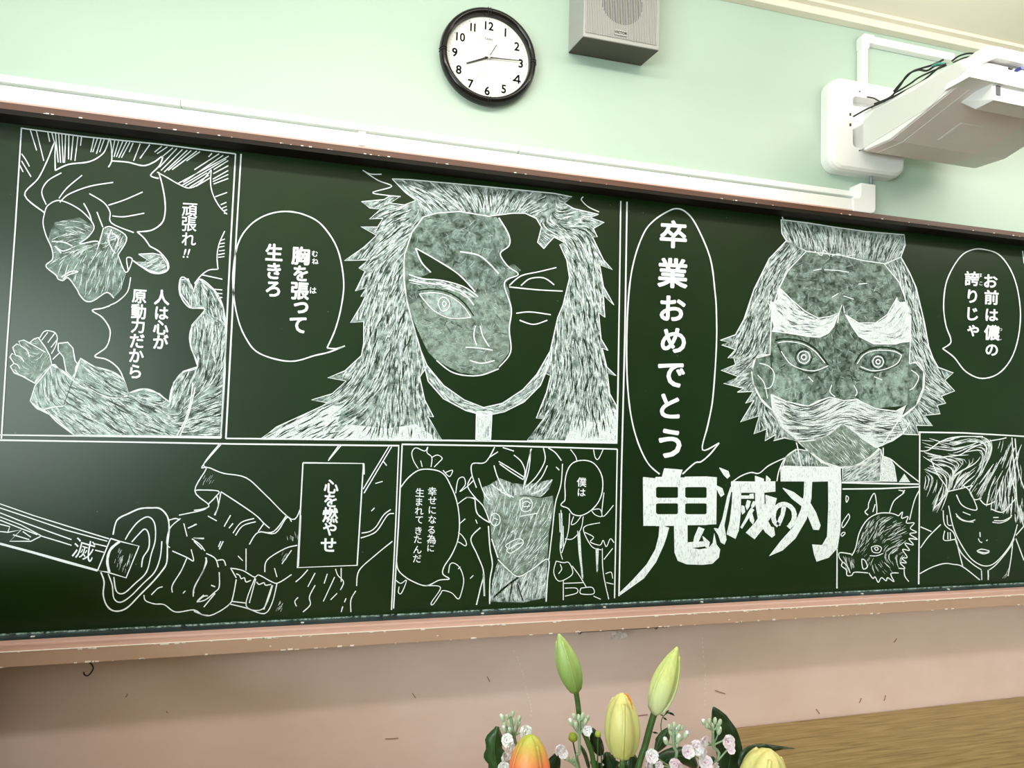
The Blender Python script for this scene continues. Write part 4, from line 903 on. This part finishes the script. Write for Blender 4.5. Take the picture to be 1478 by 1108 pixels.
# light grey panel let into the left side
def ins(pts, k=.9):
    cy_ = sum(p[0] for p in pts) / len(pts); cz_ = sum(p[1] for p in pts) / len(pts)
    return [(cy_ + (y - cy_) * k, cz_ + (z - cz_) * k) for y, z in pts]
sp = [sx(1246, 214), sx(1246, 176), sx(1262, 160), sx(1320, 130), sx(1383.6, 88), sx(1393.7, 101), sx(1345, 152), sx(1290, 187)]
b = MB(); b.grid([[(XL - .0012, y, z) for y, z in sp], [(XL + .001, y, z) for y, z in sp]], cap=True); b.build('side_panel', M['panelgrey'], pj)
# neck joining the body to the plate
b = MB(); b.box(XL + .012, XL + .20, b0_[0] - .01, -.012, b0_[1] + .015, b0_[1] + .10); b.build('mounting_arm', M['panelgrey'], pj, bevel=.003)
for q in ((1259, 155.5), (1277, 147)):
    p = onX(*q, XL); b = MB(); b.grid([[(XL - .003 + i * .004, p.y + .0025 * math.cos(k * 1.047), p.z + .0025 * math.sin(k * 1.047)) for k in range(6)] for i in (0, 1)], cap=True); b.build('side_screw', M['chrome'], pj)
# front hood with recess and connectors
hy = yfp - .012
hA, hB = onY(1416, 92.5, hy), onY(1440, 84, hy)
b = MB()
ztop = onY(1445, 68.5, hy).z; zlo = onY(1440, 119, hy).z
x_l = onY(1399, 90, hy).x
zr1 = onY(1445, 84.5, hy).z; zr0 = onY(1440, 98.5, hy).z
outer = [(x_l + .0, zlo), (XR, zlo - .004), (XR, ztop - .004), (onY(1440, 68, hy).x, ztop), (onY(1424, 72, hy).x, ztop - .004), (onY(1412, 80, hy).x, onY(1412, 80, hy).z)]
inner = [(hA.x, hA.z), (XR - .02, zr0 - .003), (XR - .02, zr1 - .003), (onY(1446, 84.5, hy).x, zr1), (onY(1438, 84.5, hy).x, zr1 - .001), (onY(1426, 88, hy).x, onY(1426, 88, hy).z)]
yb_ = yfp + .06
b.grid([[(x, yb_, z) for x, z in outer], [(x, hy, z) for x, z in outer], [(x, hy, z) for x, z in inner], [(x, hy + .035, z) for x, z in inner]])
b.poly([(x, hy + .035, z) for x, z in inner]); b.poly([(x, yb_, z) for x, z in outer][::-1])
b.build('front_hood', M['white2'], pj)
b = MB(); d0, d1 = onY(1433, 92, hy + .03), onY(1478, 99, hy + .03)
b.box(d0.x, XR - .03, hy + .026, hy + .036, d1.z - .001, d0.z + .003); b.build('connector_bay', M['spkd'], pj)
b = MB(); p = onY(1455, 101, hy + .02); b.box(p.x - .008, p.x + .006, hy + .01, hy + .03, p.z - .003, p.z + .002); b.build('connector', M['print'], pj, bevel=.001)
b = MB(); p = onY(1468, 101.5, hy + .01); b.grid([[(p.x + .006 * math.cos(k * .785), y, p.z + .0045 * math.sin(k * .785)) for k in range(8)] for y in (hy - .004, hy + .03)], cap=True); b.build('blue_connector', M['blue'], pj, label='small blue plug')
# projector lens box below the front edge
yq = yfp - .004
E_ = onY(1431, 118.0, yq); C_ = onY(1434, 144.5, yq); D_ = onY(1478, 156, yq)
A_ = onX(1385.7, 156, E_.x - .012); B_ = onX(1407.8, 158, C_.x)
zb = C_.z
B_ = onZ(1407.8, 158, zb + .002); 
xr_ = XR - .03
b = MB()
def slope_z(y):   # height of the underside at a given y
    t = (y - b1_[0]) / (b2_[0] - b1_[0]); return b1_[1] + t * (b2_[1] - b1_[1])
A_ = onX(1385.7, 156, E_.x)
b.hexa([(B_.x, B_.y, B_.z), (xr_, B_.y, B_.z - .003), (xr_, yq, zb - .003), (C_.x, yq, zb), (A_.x - .005, A_.y, slope_z(A_.y) + .004), (xr_, A_.y, slope_z(A_.y) + .004), (xr_, yq, E_.z + .002), (E_.x, yq, E_.z + .002)])
b.build('lens_box', M['white2'], pj, bevel=.0025)
b = MB(); b.poly([(B_.x + .002, B_.y - .002, B_.z - .0008), (xr_ - .002, B_.y - .002, B_.z - .0038), (xr_ - .002, yq + .004, zb - .0038), (C_.x + .004, yq + .004, zb - .0008)]); b.build('lens_box_underside', M['under'], pj, fix=False)
b = MB(); p0, p1 = onY(1438, 123, yq - .001), onY(1444, 138, yq - .001)
b.box(p0.x, p1.x, yq - .0015, yq + .001, p1.z, p0.z); b.build('sensor_window', M['print'], pj)
hl = onY(1476, 139.5, yq)
for ch, dx in zip('HITACHI', (0, .0125, .022, .0325, .046, .0585, .068)):
    dial_text(ch, hl.x + dx, hl.z - dx * .02, 0.0145, M['greyprint'], 'maker_lettering', 0.0, y=yq - .0016, parent=pj)
# cables looping along the top of the arm
def cable(name, pts, r, m_='blackm', label=None):
    b = MB(); b.tube([onX(x, y, X) for x, y, X in pts], r, 8, sub=6); return b.build(name, M[m_], pj, smooth=True, label=label)
cable('cable', [(1232,168,1.552),(1250,158,1.552),(1272,148,1.552),(1300,134,1.56),(1330,118,1.57),(1352,100,1.57),(1362,93,1.58)], .0028)
cable('cable', [(1262,150,1.57),(1285,140,1.58),(1298,125,1.58),(1310,108,1.58),(1325,101,1.58),(1338,102,1.58),(1350,95,1.58),(1365,92,1.6)], .003)
cable('cable', [(1290,132,1.58),(1302,118,1.58),(1316,104,1.58),(1330,98.5,1.58),(1345,94,1.58),(1362,86,1.6)], .003)
cable('cable', [(1292,134,1.59),(1312,122,1.59),(1326,112,1.59),(1345,103,1.59),(1366,94,1.6)], .0028)
cable('cable', [(1252,140,1.60),(1262,142,1.59),(1275,148,1.57),(1290,140,1.56)], .0025)
cable('cable', [(1374,88,1.6),(1384,81,1.6),(1398,77,1.6),(1412,78,1.62)], .0026)
cable('cable', [(1376,90,1.6),(1390,84,1.6),(1405,80,1.61)], .002)
cable('cable_tape', [(1346,95.5,1.578),(1354,92,1.578),(1363,92,1.59)], .0036, 'teal', 'teal tape round the cables')
# grey cable from the plate down into the duct elbow
gcb = MB(); gcb.tube([onY(1257, 240, -.022), onY(1257, 256, -.024), onY(1257, 270, -.026)], .0055, 10); o = gcb.build('lower_cable', M['cable'], pj, smooth=True)

# ------------------------------------------------------------------ hook and bracket under the tray
b = MB(); b.tube([onY(x, y, -.040) for x, y in ((128,955),(132,958),(134.5,964),(131,971),(126,975),(121.5,973),(121,969.5))], .0016, 8, sub=5)
o = b.build('hook', M['blackm'], None, smooth=True, label='small black wire hook hanging below the left end of the chalk tray', cat='hook')
br = empty('bracket', onY(890, 908, -.03), 'dark metal bracket strip under the middle of the chalk tray', 'bracket')
b = MB(); l_, r_ = onY(833, 912, -.03), onY(957, 904, -.03)
b.box(l_.x, r_.x, -.055, -.0006, .990, 1.001); b.build('strip', M['spkd'], br)
for q in ((836, 914), (946, 911)):
    p = onY(*q, -.05); b = MB(); b.tube([(p.x - .004, -.05, .991), (p.x, -.052, .985), (p.x + .006, -.05, .988)], .0025, 8); b.build('clip', M['chrome'], br)
# crumpled clear tape
b = MB(); p = onY(893, 917, -.05)
rg = []
for i in range(7):
    rg.append([(p.x - .024 + .008 * i + random.uniform(-.003, .003), -.05 + random.uniform(-.008, .008), p.z + .010 - .005 * j + random.uniform(-.003, .003)) for j in range(5)])
b.grid(rg, closed=False)
tm = mat('clear_tape', (0.80, 0.72, 0.72), 0.15); tm.node_tree.nodes['Principled BSDF'].inputs['Alpha'].default_value = 0.45
o = b.build('adhesive_tape', tm, None, fix=False, label='crumpled clear sticky tape hanging under the chalk tray bracket', cat='tape')

# ------------------------------------------------------------------ wooden side table at the lower right
TZ = 0.655; tx0 = onY(1040, 1053, -.01).x
tb = empty('side_table', ((tx0 + 2.9) / 2, -.35, 0), 'brown wood grain table pushed against the pink wall under the board', 'table')
b = MB(); b.box(tx0, 2.9, -.66, -.004, TZ - .028, TZ); b.build('table_top', M['wood'], tb, bevel=.002)
b = MB(); b.box(tx0 + .05, 2.85, -.60, -.06, TZ - .10, TZ - .0285); b.build('apron', M['wood'], tb)
for x in (tx0 + .04, 2.82):
    for y in (-.63, -.07):
        b = MB(); b.box(x, x + .04, y, y + .04, 0, TZ - .0285); b.build('leg', M['cab'], tb)
# added cabinet out of view keeps window light off the wall below the tray
cbn = empty('shade_blocker', (-1.5, -.6, 0), 'unseen brown cabinet added to shade the wall below the left end of the tray', 'cabinet')
b = MB(); b.box(-2.1, -.76, -1.60, -.20, .0, 1.22); b.build('carcass', M['cab'], cbn, bevel=.003)
for y0_, y1_ in ((-1.58, -.955), (-.945, -.32)):
    b = MB(); b.box(-.7595, -.745, y0_, y1_, .06, 1.10); d_ = b.build('door', M['wood'], cbn, bevel=.002)
# teacher's desk in front that carries the vase
dk = empty('teacher_desk', (.47, -.80, 0), 'wooden teacher desk in front of the board carrying the flower vase', 'desk')
b = MB(); b.box(.05, .95, -1.05, -.58, .72, .745); b.build('desk_top', M['wood'], dk, bevel=.002)
for x in (.07, .89):
    for y in (-1.03, -.64):
        b = MB(); b.box(x, x + .04, y, y + .04, 0, .7195); b.build('leg', M['cab'], dk)
b = MB(); b.box(.11, .89, -.64, -.62, .35, .7195); b.build('modesty_panel', M['cab'], dk)

# ------------------------------------------------------------------ flowers
YFL = -.76
fl_c = onY(880, 1108, YFL)
vx, vy, vz0 = onY(885, 1108, YFL).x, YFL, .7455
vase = MB()
pr = [(.038, 0), (.045, .01), (.05, .06), (.046, .11), (.036, .14), (.040, .155), (.037, .155), (.033, .14), (.03, .02)]
vase.grid([[(vx + r * math.cos(k * 2 * math.pi / 24), vy + r * math.sin(k * 2 * math.pi / 24), vz0 + z) for k in range(24)] for r, z in pr], cap=True)
vase.build('vase', mat('white_porcelain', (.8, .8, .78), .25), None, smooth=True, label='white porcelain vase holding the bouquet, on the teacher desk', cat='vase')
MOUTH = Vector((vx, vy, vz0 + .10))
def fmat(name, base, tip, axis_scale=1, rough=.45, streak=(0, 0, 0)):
    """petal colour running from base (generated z=0) to tip (z=1)"""
    mt, nt, b_, N, L = newmat(name)
    b_.inputs['Roughness'].default_value = rough
    b_.inputs['Subsurface Weight'].default_value = 0.25; b_.inputs['Subsurface Scale'].default_value = 0.01
    tc = N.new('ShaderNodeTexCoord'); sp_ = N.new('ShaderNodeSeparateXYZ'); cr = N.new('ShaderNodeValToRGB')
    L.new(tc.outputs['Generated'], sp_.inputs[0]); L.new(sp_.outputs[2], cr.inputs[0])
    e = cr.color_ramp.elements; e[0].color = (*base, 1); e[1].color = (*tip, 1)
    if streak != (0, 0, 0):
        n_ = cr.color_ramp.elements.new(0.6); n_.color = (*streak, 1)
    ns = N.new('ShaderNodeTexNoise'); mp = N.new('ShaderNodeMapping'); mp.inputs['Scale'].default_value = (260, 260, 12)
    L.new(tc.outputs['Object'], mp.inputs[0]); L.new(mp.outputs[0], ns.inputs[0]); ns.inputs['Scale'].default_value = 1
    hs = N.new('ShaderNodeHueSaturation'); mr = N.new('ShaderNodeMapRange'); mr.inputs['To Min'].default_value = .8; mr.inputs['To Max'].default_value = 1.15
    L.new(ns.outputs[0], mr.inputs[0]); L.new(mr.outputs[0], hs.inputs['Value']); L.new(cr.outputs[0], hs.inputs['Color']); L.new(hs.outputs[0], b_.inputs['Base Color'])
    return mt
M['budg'] = fmat('green_lily_bud', (.17, .30, .06), (.40, .52, .17), streak=(.36, .50, .16))
M['budy'] = fmat('yellow_green_lily_bud', (.66, .72, .45), (.52, .58, .20), streak=(.56, .61, .22))
M['budo'] = fmat('yellow_lily_bud', (.52, .52, .16), (.66, .60, .22), streak=(.64, .61, .24))
M['budr'] = fmat('orange_lily_bud', (.90, .12, .05), (.42, .50, .07), streak=(.92, .22, .10))
M['orange'] = mat('orange_petal_edge', (.80, .26, .05), .5)
M['stem'] = mat('green_stem', (.07, .16, .035), .45, col2=(.045, .10, .022), noise=.2, scale=60)
M['stemp'] = mat('pale_grey_green_stem', (.26, .36, .22), .6)
M['leaf'] = mat('dark_green_leaf', (.018, .05, .014), .38, col2=(.010, .028, .008), noise=.2, scale=40)
M['leafm'] = mat('mid_green_leaf', (.035, .10, .025), .4, col2=(.02, .055, .014), noise=.2, scale=40)
M['petal'] = mat('white_pink_petal', (.86, .78, .80), .6, col2=(.84, .60, .68), noise=.12, scale=45, sss=.3)
M['petalw'] = mat('white_petal', (.87, .86, .85), .6, sss=.3)
M['budt'] = mat('pale_green_bud', (.42, .52, .36), .6)
M['mum'] = mat('yellow_green_button', (.40, .48, .06), .6)
def basis(ax):
    ax = ax.normalized(); a = ax.cross(Vector((0, 1, 0)))
    if a.length < .1: a = ax.cross(Vector((1, 0, 0)))
    a.normalize(); return ax, a, ax.cross(a)
def lily(tip, base, wpx, Y, mat_, label, stem_px, dy=0, open_=0.0, blunt=1.0, stem_m='stem', tepal_m=None, rs=.0042, rot=0.0):
    """closed lily bud: three overlapping outer tepals with grooves between, on its stem"""
    T, B = onY(*tip, Y), onY(*base, Y)
    W = (onY(base[0] + wpx / 2, (tip[1] + base[1]) / 2, Y) - onY(base[0] - wpx / 2, (tip[1] + base[1]) / 2, Y)).length / 2
    root = empty('lily_stem', MOUTH, label, 'flower', 'lily buds in the bouquet')
    ax, a, c_ = basis(T - B)
    L = (T - B).length
    n = 42
    shell_ = MB(); rings = []
    for i in range(19):
        t = i / 18
        r = W * (math.sin(math.pi * min(1, (t * .93 + .07)) ** .95) ** (.72 if blunt == 1.0 else .5)) * (1.0 - .25 * t * blunt) * 1.12 if t < 1 else W * .05
        r = max(r, W * .10) if t < .95 else r * .6 + W * .05
        if i == 0: r = W * .26
        ring = []
        for k in range(n):
            th = 2 * math.pi * k / n + rot + .15 * t
            g = abs(math.sin(1.5 * th))        # three grooves
            rr_ = r * (.80 + .24 * min(1, g * 1.6))
            ring.append(B + ax * (L * t) + a * (rr_ * math.cos(th)) + c_ * (rr_ * math.sin(th)))
        rings.append(ring)
    shell_.grid(rings, cap=True)
    me = shell_.build('bud', mat_, root, smooth=True)
    # raised midrib on each tepal
    for q in range(3):
        th0 = (q + .5) * 2 * math.pi / 3 + rot
        rb = MB(); pts = []; 
        for i in range(1, 17):
            j = rings[i]; th = th0
            k = int(round((th0 - rot - 0) / (2 * math.pi / n))) % n
            pts.append(j[k] + (j[k] - (B + ax * (L * i / 18))).normalized() * (-.0006))
        rb.tube(pts, .0016 * W / .015, 6); rb.build('midrib', mat_, root, smooth=True)
    if open_:
        for q in (0,):
            th = -1.9
            pt = MB(); rg = []
            for i in range(7):
                t = i / 6
                cpt = B + ax * (L * (.84 + .19 * t)) + (a * math.cos(th) + c_ * math.sin(th)) * W * (.62 - .30 * t)
                side = (-a * math.sin(th) + c_ * math.cos(th)); w_ = W * .36 * math.sin(math.pi * (1 - t * .85)) ** .6 if t > 0 else W * .05
                rg.append([cpt - side * w_, cpt + (a * math.cos(th) + c_ * math.sin(th)) * W * .18, cpt + side * w_])
            pt.grid(rg, closed=False); pt.build('petal_tip', tepal_m or M['orange'], root, smooth=True, fix=False)
    st = MB(); pts = [B] + [onY(x, y, Y + dy * (i + 1) / len(stem_px)) for i, (x, y) in enumerate(stem_px)] + [MOUTH + Vector((random.uniform(-.012, .012), random.uniform(-.012, .012), .03)), MOUTH + Vector((0, 0, -.03))]
    st.tube(pts, [rs, rs * .95], 10, sub=6); st.build('stem', M[stem_m], root, smooth=True)
    return root
lily((806.5, 914.5), (831.5, 999), 31, YFL - .0, M['budg'], 'slender closed green lily bud, leftmost and tallest of the buds', [(834, 1015), (838, 1045), (850, 1075), (858, 1108)], rot=.4)
lily((898, 1000), (898, 1092), 43, YFL - .03, M['budo'], 'fat pale yellow lily bud with an orange slit at its tip', [(899, 1100), (897, 1112)], blunt=.5, rot=2.2, rs=.0045)
lily_b = [o for o in bpy.data.objects if o.name.startswith('lily_stem')][-1]
b = MB(); b.tube([onY(x, y, YFL - .046) for x, y in ((901, 1001), (904.5, 1002), (908, 1007), (911, 1014), (912.5, 1023))], [.0008, .0016, .0019, .0013, .0005], 8, sub=4); b.build('petal_edge', M['orange'], lily_b, smooth=True, label='orange petal edge at the tip')
lily((977.5, 933.5), (944, 1030), 33, YFL + .0, M['budy'], 'long yellow-green lily bud leaning to the right', [(938, 1050), (930, 1080), (921, 1108)], rot=1.3, rs=.0055)
lily((766, 1060), (762, 1160), 52, YFL - .05, M['budr'], 'orange and yellow-green lily bud at the left front of the bouquet', [(765, 1175)], open_=0, blunt=.3, rot=.9)
lily((1112, 1081), (1095, 1165), 54, YFL - .04, M['budo'], 'yellow lily bud low at the right front of the bouquet', [(1085, 1175)], open_=0, blunt=.4, rot=1.9)
def blob(mb, c_, r, sq=(1, 1, 1), n=10, wob=.0, ax=Vector((0, 0, 1))):
    ax, a, d = basis(ax)
    rings = []
    ph = random.uniform(0, 6)
    for i in range(7):
        t = math.pi * (i + .02) / 6.04
        rings.append([c_ + ax * (-math.cos(t) * r * sq[2]) + (a * math.cos(2 * math.pi * k / n) * sq[0] + d * math.sin(2 * math.pi * k / n) * sq[1]) * r * math.sin(t) * (1 + wob * math.sin(3 * 2 * math.pi * k / n + ph)) for k in range(n)])
    mb.grid(rings, cap=True)
def petalf(mb, c_, ax, r, n=4, spread=1.0):
    """a small ruffled floret of broad curled petals"""
    ax, a, d = basis(ax)
    for q in range(n):
        th = 2 * math.pi * q / n + random.uniform(-.3, .3)
        dr = a * math.cos(th) + d * math.sin(th); sd = -a * math.sin(th) + d * math.cos(th)
        rg = []
        for i in range(6):
            t = i / 5
            cc = c_ + dr * (r * spread * t) + ax * (r * (.75 * math.sin(t * 2.2)))
            w_ = r * .75 * math.sin(math.pi * (.12 + .8 * t)) ** .8
            rg.append([cc + sd * (w_ * u) + ax * (r * .22 * (abs(u) ** 2) * (1 - t) + random.uniform(-.03, .03) * r) for u in (-1, -.5, 0, .5, 1)])
        mb.grid(rg, closed=False)
def stock(stem_px, buds, florets, Y, label, pm='petal'):
    root = empty('stock_stem', MOUTH, label, 'flower', 'stock blossoms in the bouquet')
    top = onY(*stem_px[0], Y)
    st = MB(); st.tube([onY(x, y, Y) for x, y in stem_px] + [MOUTH + Vector((random.uniform(-.01, .01), random.uniform(-.01, .01), .02)), MOUTH + Vector((0, 0, -.03))], .0024, 8, sub=5)
    st.build('stem', M['stemp'], root, smooth=True)
    for x, y, r in buds:
        c_ = onY(x, y, Y + random.uniform(-.006, .006)); R_ = r / FPX * .95
        d_ = (c_ - onY(x * .5 + stem_px[0][0] * .5, y + 16, Y)).normalized()
        b = MB(); blob(b, c_, R_, (.72, .72, 1.25), 10, .05, d_); o = b.build('bud', M['budt'], root, smooth=True)
        b = MB(); jn = min(stem_px, key=lambda s: abs(s[1] - y - 14)); b.tube([c_ - d_ * R_ * .8, (c_ + onY(jn[0], jn[1], Y)) / 2 + Vector((0, 0, -.002)), onY(jn[0], jn[1], Y)], .0011, 6, sub=3); b.build('bud_stalk', M['stemp'], root)
        if r > 4.5:
            b = MB(); blob(b, c_ + d_ * R_ * .5, R_ * .75, (.8, .8, 1), 10, .1, d_); b.build('bud_tip', M['petalw'], root, smooth=True)
    for x, y, r in florets:
        c_ = onY(x, y, Y - .01 + random.uniform(-.008, .004)); R_ = r / FPX * .95
        d_ = Vector((random.uniform(-.6, .6), -1, random.uniform(-.2, .6))).normalized()
        b = MB(); petalf(b, c_ - d_ * R_ * .4, d_, R_ * 1.05, 5, .8); petalf(b, c_ - d_ * R_ * .1, d_, R_ * .65, 4, .6); b.build('floret', M[pm], root, smooth=True, fix=False)
        b = MB(); jn = min(stem_px, key=lambda s: abs(s[1] - y - 10)); b.tube([c_ + Vector((0, .006, 0)), onY(jn[0], jn[1], Y)], .0013, 6, sub=3); b.build('floret_stalk', M['stemp'], root)
    return root
stock([(737, 1034), (742, 1062), (748, 1085), (755, 1110)], [(740,1030,4),(732,1034,4),(725,1036,5),(736,1040,5),(728,1044,5),(741,1042,4.5),(749,1037,4.5),(749,1045,3.5),(728,1052,5),(736,1055,5)], [(757,1057,12),(731,1068,10),(734,1078,10),(729,1090,11),(738,1101,12),(727,1106,10)], YFL + .0, 'white stock blossom stem behind the orange lily bud at the bouquet left', 'petalw')
stock([(836, 1040), (836, 1060), (836.5, 1085), (836, 1108)], [(828,1033,4),(835,1036,4.5),(841,1033,4.5),(848,1036,4),(824,1042,5),(831,1046,4.5),(845,1041,4.5),(839,1046,4)], [(847,1054,8)], YFL - .02, 'pale green budded stock stem in front of the tall green lily bud')
stock([(815, 1094), (826, 1100), (834, 1108)], [(819,1093,4.5)], [(807,1080,9.5),(812,1087,8)], YFL - .03, 'single pink stock floret sticking out left of the centre')
stock([(972, 1056), (972, 1075), (970, 1108)], [(966,1049,4),(973,1046,4),(980,1049,4),(984,1050,3.5),(968,1055,5),(976,1055,5),(990,1060,5.5),(961,1069,5.5),(979,1065,6),(977,1073,5)], [(940,1090,11),(935,1102,10),(950,1105,8),(974,1101,10),(978,1107,9)], YFL - .02, 'stock stem of green-white buds right of the leaning lily bud')
stock([(1029, 1054), (1029, 1075), (1027, 1108)], [(1016,1042,5),(1024,1041,4.5),(1032,1040,4.5),(1039,1042,4.5),(1020,1047,4.5),(1028,1048,4.5),(1036,1048,4.5),(1038,1054,5.5)], [(1015,1068,10),(1006,1078,12),(993,1084,11),(1012,1086,10),(1050,1070,12),(1055,1082,7),(1018,1100,12),(1030,1107,10)], YFL - .01, 'pink stock stem in front of the tall dark leaf at the bouquet right')
def leaf(path, widths, Y, bend=.01, m_='leaf', name='leaf_sprig', label='', lobes=0, dy=0.0):
    """broad leaf along a pixel path with its stalk"""
    root = empty(name, MOUTH, label, 'leaf', 'leaves in the bouquet')
    P = smooth(path, 5); n = len(P)
    mb = MB(); rg = []
    for i, (x, y) in enumerate(P):
        a_ = P[max(i - 1, 0)]; c_ = P[min(i + 1, n - 1)]
        dx, dy_ = c_[0] - a_[0], c_[1] - a_[1]; d = math.hypot(dx, dy_) or 1
        t = i / (n - 1) * (len(widths) - 1); k = int(min(t, len(widths) - 2)); w = widths[k] + (widths[k + 1] - widths[k]) * (t - k)
        if lobes: w *= .72 + .38 * abs(math.sin(t * lobes))
        row = []
        for u in (-1, -.5, 0, .5, 1):
            row.append(onY(x - dy_ / d * w * u, y + dx / d * w * u, Y + bend * abs(u) + dy * i / n + .002 * math.sin(i * 1.3 + u * 3)))
        rg.append(row)
    mb.grid(rg, closed=False)
    o = mb.build('blade', M[m_], root, smooth=True, fix=False)
    sm_ = o.modifiers.new('s', 'SOLIDIFY'); sm_.thickness = .0006
    mb = MB(); mb.tube([Vector(r[2]) + Vector((0, -.0009, 0)) for r in rg[::2]], .0007, 5); mb.build('vein', M['leafm'] if m_ == 'leaf' else M['stem'], root, smooth=True)
    st = MB(); st.tube([Vector(rg[0][2]), (Vector(rg[0][2]) + MOUTH) / 2 + Vector((0, .01, .01)), MOUTH + Vector((random.uniform(-.01, .01), random.uniform(-.01, .01), -.02))], .0014, 6, sub=4); st.build('stalk', M['stem'], root)
leaf([(722,1125),(716,1100),(713,1075),(718,1048)], [8,14,15,13,3], YFL + .03, m_='leafm', name='leaf_sprig', label='mid green wavy leaf at the far left of the bouquet', lobes=2.5)
leaf([(790,1125),(798,1105),(806,1084)], [10,13,9,1], YFL + .02, label='dark leaf just right of the orange lily bud')
leaf([(868,1090),(861,1072),(855,1050)], [3,8,9,7,1], YFL + .01, label='dark pointed leaf right of the centre stock stem')
leaf([(888,1125),(882,1104),(874,1085)], [6,13,12,10,2], YFL + .02, label='dark lobed leaf left below the fat yellow bud', lobes=4)
leaf([(876,1120),(862,1106),(852,1098)], [6,8,7,5,1], YFL + .02, label='small dark lobed leaf low in the bouquet centre', lobes=4)
leaf([(908,1122),(911,1103),(909,1084)], [8,12,12,9,1], YFL + .02, label='dark leaf right below the fat yellow bud')
leaf([(946,1085),(955,1070),(964,1050)], [2,6,10,8,1], YFL + .03, m_='leafm', label='green leaf behind the leaning lily bud stem')
leaf([(930,1125),(955,1100),(985,1090),(1005,1108)], [8,13,14,12,3], YFL + .02, label='broad dark leaf curling low at right of centre')
leaf([(1040,1135),(1053,1100),(1050,1068),(1040,1042),(1029.5,1020)], [8,18,19,17,12,1], YFL + .03, bend=.004, label='tall dark pointed leaf standing at the right of the bouquet')
leaf([(1072,1112),(1084,1092),(1105,1082),(1125,1079),(1146,1079.5)], [6,17,13,6,2,.6], YFL + .02, bend=.004, label='dark leaf with a long thin tip reaching right over the table')
leaf([(1015,1125),(1022,1105),(1030,1092)], [8,12,10,2], YFL + .035, label='dark leaf behind the lowest pink florets')
leaf([(850,1108),(845,1090),(838,1075)], [2,3,3,1], YFL + .02, m_='leafm', label='narrow green leaf beside the centre stems')
# two round button chrysanthemum buds
for (x, y, r, lb) in ((827, 1064, 7.0, 'round yellow-green button bud left of the centre stock stem'), (863, 1059, 4.5, 'small green button bud behind the centre leaf')):
    root = empty('button_flower', MOUTH, lb, 'flower')
    b = MB(); c_ = onY(x, y, YFL + .005); blob(b, c_, r / FPX * .95, (1, 1, .9), 14, .06); b.build('flower_head', M['mum'], root, smooth=True)
    b = MB()
    for k in range(12):
        th = k * .5236
        b.tube([c_ + Vector((math.cos(th) * .0062 * r / 7, math.sin(th) * .0062 * r / 7, -.003)), c_ + Vector((math.cos(th) * .0045 * r / 7, math.sin(th) * .0045 * r / 7, .0055 * r / 7))], .0014 * r / 7, 5)
    b.build('petals', M['mum'], root, smooth=True)
    b = MB(); b.tube([c_ - Vector((0, 0, .006)), (c_ + MOUTH) / 2 + Vector((-.01, 0, .02)), MOUTH], .0013, 6, sub=4); b.build('stem', M['stem'], root)
# small dark fern twig by the leaning bud
root = empty('twig', MOUTH, 'thin dark twig with tiny leaves behind the base of the leaning lily bud', 'twig')
b = MB(); b.tube([onY(x, y, YFL + .02) for x, y in ((955,1060),(954,1045),(957,1034),(966,1027))] , .0008, 5, sub=4); b.tube([onY(955, 1060, YFL + .02), onY(945, 1085, YFL + .02), MOUTH], .0009, 5, sub=4); b.build('stem', M['stem'], root)
for (x, y, dx, dy_) in ((957,1033,-6,-5),(960,1030,6,-6),(964,1029,9,1),(957,1035,6,4),(966,1027,8,6),(950,1058,-9,-2)):
    A, B = onY(x, y, YFL + .02), onY(x + dx, y + dy_, YFL + .02)
    b = MB(); s_ = (B - A).cross(Vector((0, 1, 0))).normalized() * .0018
    b.grid([[A + s_ * .2, A - s_ * .2], [(A + B) / 2 + s_, (A + B) / 2 - s_], [B + s_ * .1, B - s_ * .1]], closed=False); b.build('leaflet', M['leaf'], root, fix=False)
